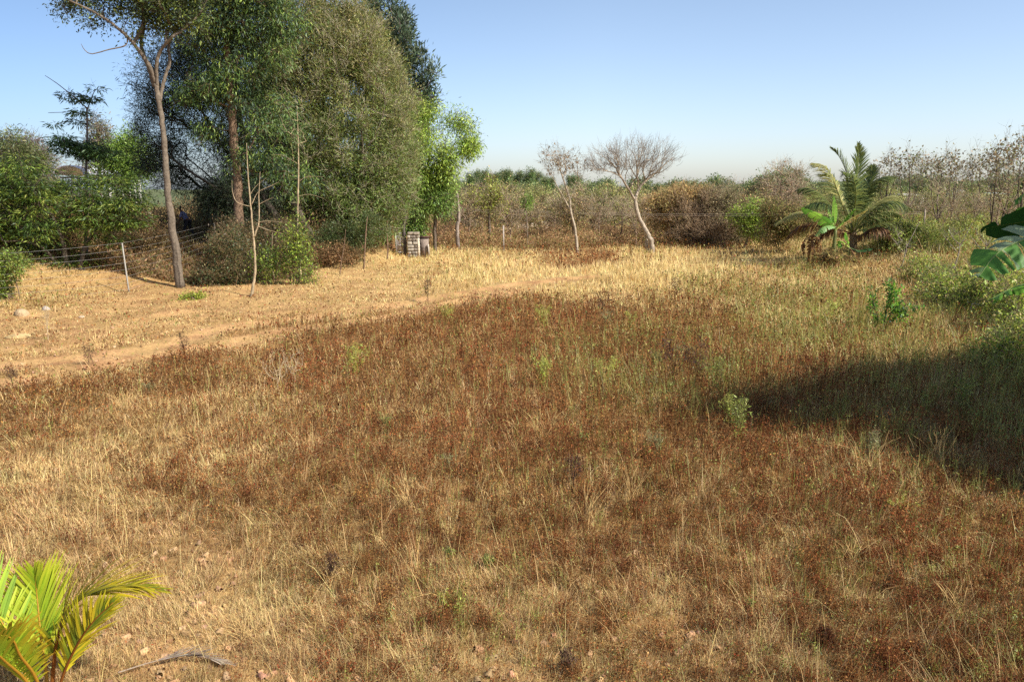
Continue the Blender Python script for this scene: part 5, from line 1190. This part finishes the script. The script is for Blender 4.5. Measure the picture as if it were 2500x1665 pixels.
# person behind the slender trunk
gpn = W(462, 572, 44); gz = float(terrain(gpn[:1], gpn[1:2])[0])
def plain_mat(name, col, vary=.2, scale=30):
    m = bpy.data.materials.new(name); m.use_nodes = True; N = m.node_tree.nodes; L = m.node_tree.links; b = N["Principled BSDF"]; b.inputs["Roughness"].default_value = .9
    n = N.new("ShaderNodeTexNoise"); n.inputs["Scale"].default_value = scale; cr = N.new("ShaderNodeMix"); cr.data_type = 'RGBA'
    c = srgb(*col); cr.inputs[6].default_value = (*np.clip(c * (1 - vary), 0, 1), 1); cr.inputs[7].default_value = (*np.clip(c * (1 + vary), 0, 1), 1)
    mr = N.new("ShaderNodeMapRange"); mr.inputs[1].default_value = .4; mr.inputs[2].default_value = .6; L.new(n.outputs["Fac"], mr.inputs[0]); L.new(mr.outputs[0], cr.inputs[0]); L.new(cr.outputs[2], b.inputs["Base Color"]); return m
def person():
    root = thing("person", "person in a blue patterned shirt and dark trousers stooping behind the slender trunk", "person", (gpn[0], gpn[1], gz))
    X0, Y0 = gpn[0], gpn[1]
    def skin(name, verts, edges, radii, mat, col, rootv=0):
        me = bpy.data.meshes.new(name); me.from_pydata([Vector(v) for v in verts], edges, []); o = bpy.data.objects.new(name, me); SC.collection.objects.link(o); o.parent = root
        m = o.modifiers.new("skin", 'SKIN'); sv = me.skin_vertices[0].data
        for i_, r_ in enumerate(radii): sv[i_].radius = (r_, r_ * .85)
        sv[rootv].use_root = True
        s = o.modifiers.new("sub", 'SUBSURF'); s.levels = 2; s.render_levels = 2
        a = me.color_attributes.new("Col", 'FLOAT_COLOR', 'POINT'); a.data.foreach_set("color", np.tile([*srgb(*col), 1.0], len(verts)).astype(np.float32))
        me.materials.append(plain_mat(name + '_cloth' if name != 'body' else 'skin', col, 0.5 if name == 'shirt' else .15, 9 if name == 'shirt' else 30)); return o
    H = lambda x, y, z: (x, y, z)
    # body, walking to the left, leaning forward
    V = [H(-.05, 0, .92), H(-.14, 0, 1.12), H(-.26, 0, 1.33), H(-.33, 0, 1.46), H(-.37, 0, 1.54), H(-.42, 0, 1.64),
         H(-.03, -.1, .88), H(-.2, -.11, .5), H(-.06, -.11, .08), H(-.2, -.11, .03), H(0, .1, .88), H(.06, .11, .48), H(.3, .12, .12), H(.2, .13, .04),
         H(-.28, -.19, 1.36), H(-.3, -.26, 1.08), H(-.46, -.25, .9), H(-.53, -.25, .84), H(-.27, .19, 1.36), H(-.3, .25, 1.1), H(-.5, .24, .98), H(-.57, .24, .94)]
    E = [(0, 1), (1, 2), (2, 3), (3, 4), (4, 5), (0, 6), (6, 7), (7, 8), (8, 9), (0, 10), (10, 11), (11, 12), (12, 13), (2, 14), (14, 15), (15, 16), (16, 17), (2, 18), (18, 19), (19, 20), (20, 21)]
    R = [.14, .13, .15, .07, .055, .085, .085, .06, .04, .03, .085, .06, .04, .03, .06, .042, .03, .028, .06, .042, .03, .028]
    skin("body", V, E, R, M_CLOTH, (104, 72, 54))
    skin("trousers", [V[0], V[6], V[7], (-.08, -.11, .12), V[10], V[11], (.27, .12, .15)], [(0, 1), (1, 2), (2, 3), (0, 4), (4, 5), (5, 6)], [.165, .105, .08, .065, .105, .08, .065], M_CLOTH, (38, 36, 40))
    skin("shirt", [(-.06, 0, .96), V[1], V[2], (-.31, 0, 1.42), V[14], (-.31, -.25, 1.12), V[18], (-.31, .25, 1.12)], [(0, 1), (1, 2), (2, 3), (2, 4), (4, 5), (2, 6), (6, 7)], [.165, .155, .175, .08, .08, .06, .08, .06], M_CLOTH, (108, 112, 142))
    skin("hair", [(-.40, 0, 1.66), (-.36, 0, 1.70), (-.33, 0, 1.62)], [(0, 1), (1, 2)], [.085, .09, .06], M_CLOTH, (26, 22, 20))
    hb = MB()
    for s in (-1, 1):
        w_ = np.array([-.55, s * .245, .86 if s < 0 else .95])
        for f in range(5):
            dx = np.array([-.05 - .01 * (f % 3), (f - 2) * .018, -.05]); 
            if f == 4: dx = np.array([-.03, -s * .04, -.02])
            tube(hb, np.array([w_, w_ + dx * .6, w_ + dx * 1.1 + np.array([.01, 0, -.02])]), [.011, .009, .006], srgb(104, 72, 54), 5)
    hb.build("fingers", M_CLOTH, root, True)
    fb = MB(); c0 = np.array([-.5, 0, 1.63]); tube(fb, np.array([c0, c0 + [-.025, 0, -.02]]), [.012, .016], srgb(104, 72, 54), 6)
    for s in (-1, 1):
        tube(fb, np.array([c0 + [.005, s * .03, .02], c0 + [-.004, s * .032, .02]]), [.009, .006], srgb(30, 26, 24), 6)
        tube(fb, np.array([c0 + [.08, s * .075, 0], c0 + [.08, s * .09, .005]]), [.025, .018], srgb(104, 72, 54), 6)
    tube(fb, np.array([c0 + [.0, -.02, -.045], c0 + [-.004, 0, -.045], c0 + [0, .02, -.045]]), .005, srgb(96, 52, 46), 5)
    fb.build("face", M_CLOTH, root, True)
    root.rotation_euler = (0, 0, 0); root.scale = (1.0, 1, 1)
person()

# ---------------------------------------------------------------- single weeds in the field
wr_ = np.random.default_rng(404)
WK = dict(
 twig=dict(name="bare_weed", cat="weed", cols=None, bark=(198, 178, 142), per=0, tw=3),
 green=dict(name="green_weed", cat="weed", cols=[(126, 138, 60), (148, 154, 74), (104, 112, 54)], bark=(140, 130, 82), per=11, tw=3),
 grey=dict(name="grey_green_weed", cat="weed", cols=[(138, 136, 88), (118, 122, 76)], bark=(150, 132, 96), per=10, tw=3),
 dark=dict(name="dark_dead_weed", cat="weed", cols=[(74, 56, 46), (96, 72, 56)], bark=(84, 62, 50), per=9, tw=2),
 straw=dict(name="straw_tuft", cat="grass tuft", cols=None, bark=(188, 156, 102), per=0, tw=0),
 lime=dict(name="yellow_green_weed", cat="weed", cols=[(166, 170, 72), (146, 152, 66)], bark=(170, 164, 88), per=11, tw=4))
def weed(kind, u, v, hpx, wpx, label, seed, group=None):
    hpx *= .8 if kind in ('green', 'grey', 'lime') else 1; k = WK[kind]; g = P(u, v); d_ = g[1]; s = d_ / F; H, Wd = hpx * s, wpx * s / 2; r = np.random.default_rng(seed)
    st = []
    ns = 15 if kind == 'straw' else (8 if kind in ('green', 'lime', 'grey') else 4)
    for i_ in range(ns):
        a = r.uniform(0, 6.28); q = r.uniform(.3, 1.)
        tipp = g + np.array([math.cos(a) * Wd * q, math.sin(a) * Wd * q, H * r.uniform(.7, 1.)])
        m = g + (tipp - g) * .5 + np.array([0, 0, H * .12]) + r.normal(0, Wd * .08, 3)
        st.append(([sunk(g, .03) + r.normal(0, Wd * .25, 3) * np.array([1, 1, 0]), m, tipp], [.005 if kind != 'straw' else .0028, .003, .0012]))
    lf = dict(n=k['per'], L=max(.03, H * .075), W=.32, cols=k['cols'], spread=H * .07, droop=-.1, rand=.6) if k['per'] else None
    n_ = 26 if kind in ('twig', 'dark') else 0
    if kind == 'twig': hpx *= 1.15
    if lf and n_ == 0: lf.update(n=3, spread=H * .05, L=max(.028, H * .075)); k = dict(k, tw=1)
    make_plant(k['name'], label, k['cat'], st, [(g + np.array([0, 0, H * .68]), (Wd, Wd, H * .38))], n_, lf, seed=seed, bark=k['bark'], twigs=0 if kind == 'straw' else k['tw'], twig_len=H * .14, twig_r=.0025, twig_up=.9, rt=.0022, gaps=0, bf=.4,
               bark_name="stalk", crown_name="leaf_cluster", sides=5, leaf_mat=M_DRY if kind == 'dark' else None, base=g, group=group)
WL = [("green", 1427, 1090, 50, 30, "small broad leaved green herb standing alone near the centre of the field"),
 ("twig", 680, 950, 90, 80, "pale curled leafless weed between the wheel ruts and the field, left of centre"), ("twig", 720, 935, 80, 60, "second pale branching dead weed left of centre, right of the curled one"), ("lime", 860, 920, 110, 90, "yellow green branching weed in the left middle of the red weeds"),
 ("lime", 1320, 945, 110, 70, "yellow green weed with a drooping pale top in the centre of the red weeds"), ("lime", 1480, 935, 90, 90, "bushy lime coloured weed right of the field centre"), ("green", 1760, 960, 120, 90, "tall bright green leafy weed in the right middle of the field"),
 ("green", 1800, 1080, 150, 46, "tallest green stalk weed beside the edge of the big shadow"), ("green", 1595, 900, 60, 40, "green tuft weed just left of the grey dead weeds"), ("dark", 1640, 930, 110, 80, "dark grey brown dead weed clump right of centre"), ("dark", 1700, 940, 110, 60, "second dark dead weed clump beside the tall green weed"),
 ("grey", 1660, 880, 50, 50, "grey green low weed above the dark dead weeds"), ("grey", 1590, 960, 60, 60, "grey green weed cluster below the dark dead weeds"), ("green", 1630, 960, 40, 40, "light green patch weed below the dark dead weeds"),
 ("grey", 1600, 1120, 90, 60, "forked weed with a grey green rosette right of the small green herb"), ("dark", 1400, 1200, 90, 50, "dark dried seed stalk weed below the centre of the field"), ("straw", 1330, 1080, 100, 160, "wide straw coloured grass tuft left of the small green herb"),
 ("straw", 1430, 1290, 130, 150, "tall arching straw stems in the lower centre of the field"), ("straw", 1540, 1250, 130, 120, "pair of arching straw stems right of the lower centre"), ("grey", 1095, 1150, 60, 50, "grey green weed left of the field centre"),
 ("green", 945, 1060, 70, 50, "slender green weed with two leaves in the left centre"), ("green", 1100, 1370, 45, 35, "light green weed low in the field left of centre"), ("green", 1190, 1390, 50, 35, "light green weed low in the field just right of its neighbour"), ("lime", 1110, 1500, 60, 110, "yellow green grass patch near the bottom centre"),
 ("green", 1830, 1500, 60, 26, "dark green upright weed stalk in the lower right of the field"), ("dark", 1385, 1640, 60, 40, "dark dried seed head at the bottom edge"), ("dark", 2015, 1580, 50, 40, "dark dried weed head near the bottom right"), ("straw", 2110, 1180, 130, 200, "large fan of pale straw stems at the edge of the big shadow"),
 ("straw", 2290, 1150, 120, 150, "pale arching weed stalks inside the shadow edge at right"), ("grey", 2120, 1130, 110, 60, "grey green weed inside the big shadow"), ("green", 2350, 1010, 120, 90, "green weed in the dark shadow near the right edge"), ("green", 2400, 940, 100, 100, "green weed clump at the right edge above the shadow"),
 ("dark", 1465, 770, 60, 60, "dark grey dead weed clump at the far edge of the red weeds"), ("grey", 1480, 800, 60, 50, "pale grey green weed just below the far dead clump"), ("lime", 1540, 800, 50, 60, "lime weed right of the far dead clump"), ("lime", 1325, 800, 70, 50, "lime weed left of the far dead clump"),
 ("dark", 1650, 730, 50, 30, "single dark dead stalk rising above the golden grass edge"), ("lime", 1090, 790, 60, 50, "yellow green weed at the far left edge of the red weeds"), ("straw", 1060, 790, 70, 80, "pale straw tuft beside the track at the edge of the red weeds"), ("dark", 1045, 735, 50, 20, "thin dark upright stalks beside the track"),
 ("dark", 450, 870, 60, 22, "dark stalk with a green tip standing in front of the wheel ruts"), ("dark", 220, 890, 50, 30, "dark dried weed in front of the ruts further left"), ("dark", 30, 950, 60, 26, "dark weed stalk at the left edge below the ruts"), ("grey", 370, 965, 40, 40, "small green weed in the left field below the ruts"),
 ("twig", 118, 830, 85, 14, "speckled thin twig standing on the left verge"), ("straw", 480, 1100, 60, 170, "bent white straw stem lying in the left field"), ("straw", 300, 1010, 70, 110, "pale curved straw tuft in the left field"), ("straw", 90, 1180, 80, 110, "pale dry stems near the left edge"),
 ("dark", 812, 1430, 90, 30, "thin dark stalk in the lower left of the field"), ("straw", 800, 1440, 70, 90, "short pale stubble stems beside the thin dark stalk"), ("straw", 600, 1560, 60, 150, "loose pale stems near the bottom left"), ("straw", 1650, 1440, 60, 130, "broken pale cane lying in the lower right centre"),
 ("lime", 1790, 1040, 110, 90, "feathery lime weed at the foot of the tallest green stalk"), ("lime", 2010, 800, 90, 90, "lime green weed clump left of the fruit sapling"), ("green", 1920, 830, 60, 60, "green weed patch left of the lime clump"), ("grey", 1870, 1010, 60, 80, "silvery dead seed heads at the tip of the big shadow"),
 ("straw", 2080, 1390, 90, 170, "arching straw stems in the right foreground"), ("lime", 2200, 1260, 60, 110, "yellow green grass tuft in the right foreground"), ("straw", 2330, 1500, 90, 160, "long pale stems in the bottom right"), ("straw", 1000, 1250, 80, 120, "pale leaning stems left of the lower centre")]
for i_, w_ in enumerate(WL): weed(*w_, seed=1000 + i_, group=None)

# shrubs with bare pale branches at right
for k, (u_, dd_, lab) in enumerate([(2335, 33, "bare stubby pale branched tree in the green bushes, left of the near banana leaves"), (2205, 36, "thin pale branched shrub tree just right of the banana sucker"), (2400, 34, "bare pale branch fork above the green bushes near the right edge")]):
    sapling("stubby_branched_tree", lab, [([gnd(u_ - 25, dd_)] + pl([(u_ - 10, 660), (u_ + 5, 620), (u_ + 8, 590)], dd_), R_(.035, .03, .025, .02))] +
        [(pl([(u_ + 5 * j, 615 - 8 * j), (u_ + dx, 590 - 6 * j), (u_ + dx * 1.6, 575 - 10 * j)], dd_), R_(.018, .014, .01)) for j, dx in enumerate((-20, 18, -11, 24))], 330 + k, bark=(140, 128, 112), n=12, blobs=bl([(u_, 585, 26, 20)], dd_), twigs=3, leaf=dict(n=8, L=.14, W=.4, cols=[(140, 150, 70), (120, 130, 60)], spread=.2))

# big tree just outside the frame on the right: it throws the dark shade over the field
make_plant("shade_tree", "dense dark tree outside the right edge that shades the field", "tree",
    [([np.array([16.5, 10.3, -.1]), np.array([16.4, 10.3, 1.5]), np.array([16.0, 10.6, 4]), np.array([15, 10.8, 6])], [.35, .3, .22, .1]),
     ([np.array([16.3, 10.4, 2.5]), np.array([14, 10.7, 4.6]), np.array([11.5, 10.9, 5.8])], [.14, .1, .04])],
    [(np.array([15.5, 11.2, 6]), (3., 3.0, 2.0)), (np.array([12.6, 10.9, 5.9]), (2.2, 1.3, 1.0)), (np.array([10.6, 10.8, 6.1]), (1.3, .6, .6)), (np.array([17.5, 12, 5]), (2.5, 3.5, 2.5)), (np.array([15.2, 9.2, 4.6]), (2.4, 1.8, 1.4)), (np.array([14.4, 7.6, 5.6]), (2.2, 2.0, 1.4)), (np.array([12.8, 8.8, 5.2]), (1.4, 1.2, 1.0))], 800,
    dict(n=100, L=.22, W=.32, cols=[(58, 84, 38), (76, 104, 44)], spread=.32, droop=.5), seed=99, bark=(96, 82, 66), twigs=2, gaps=.2, gs=1.2)
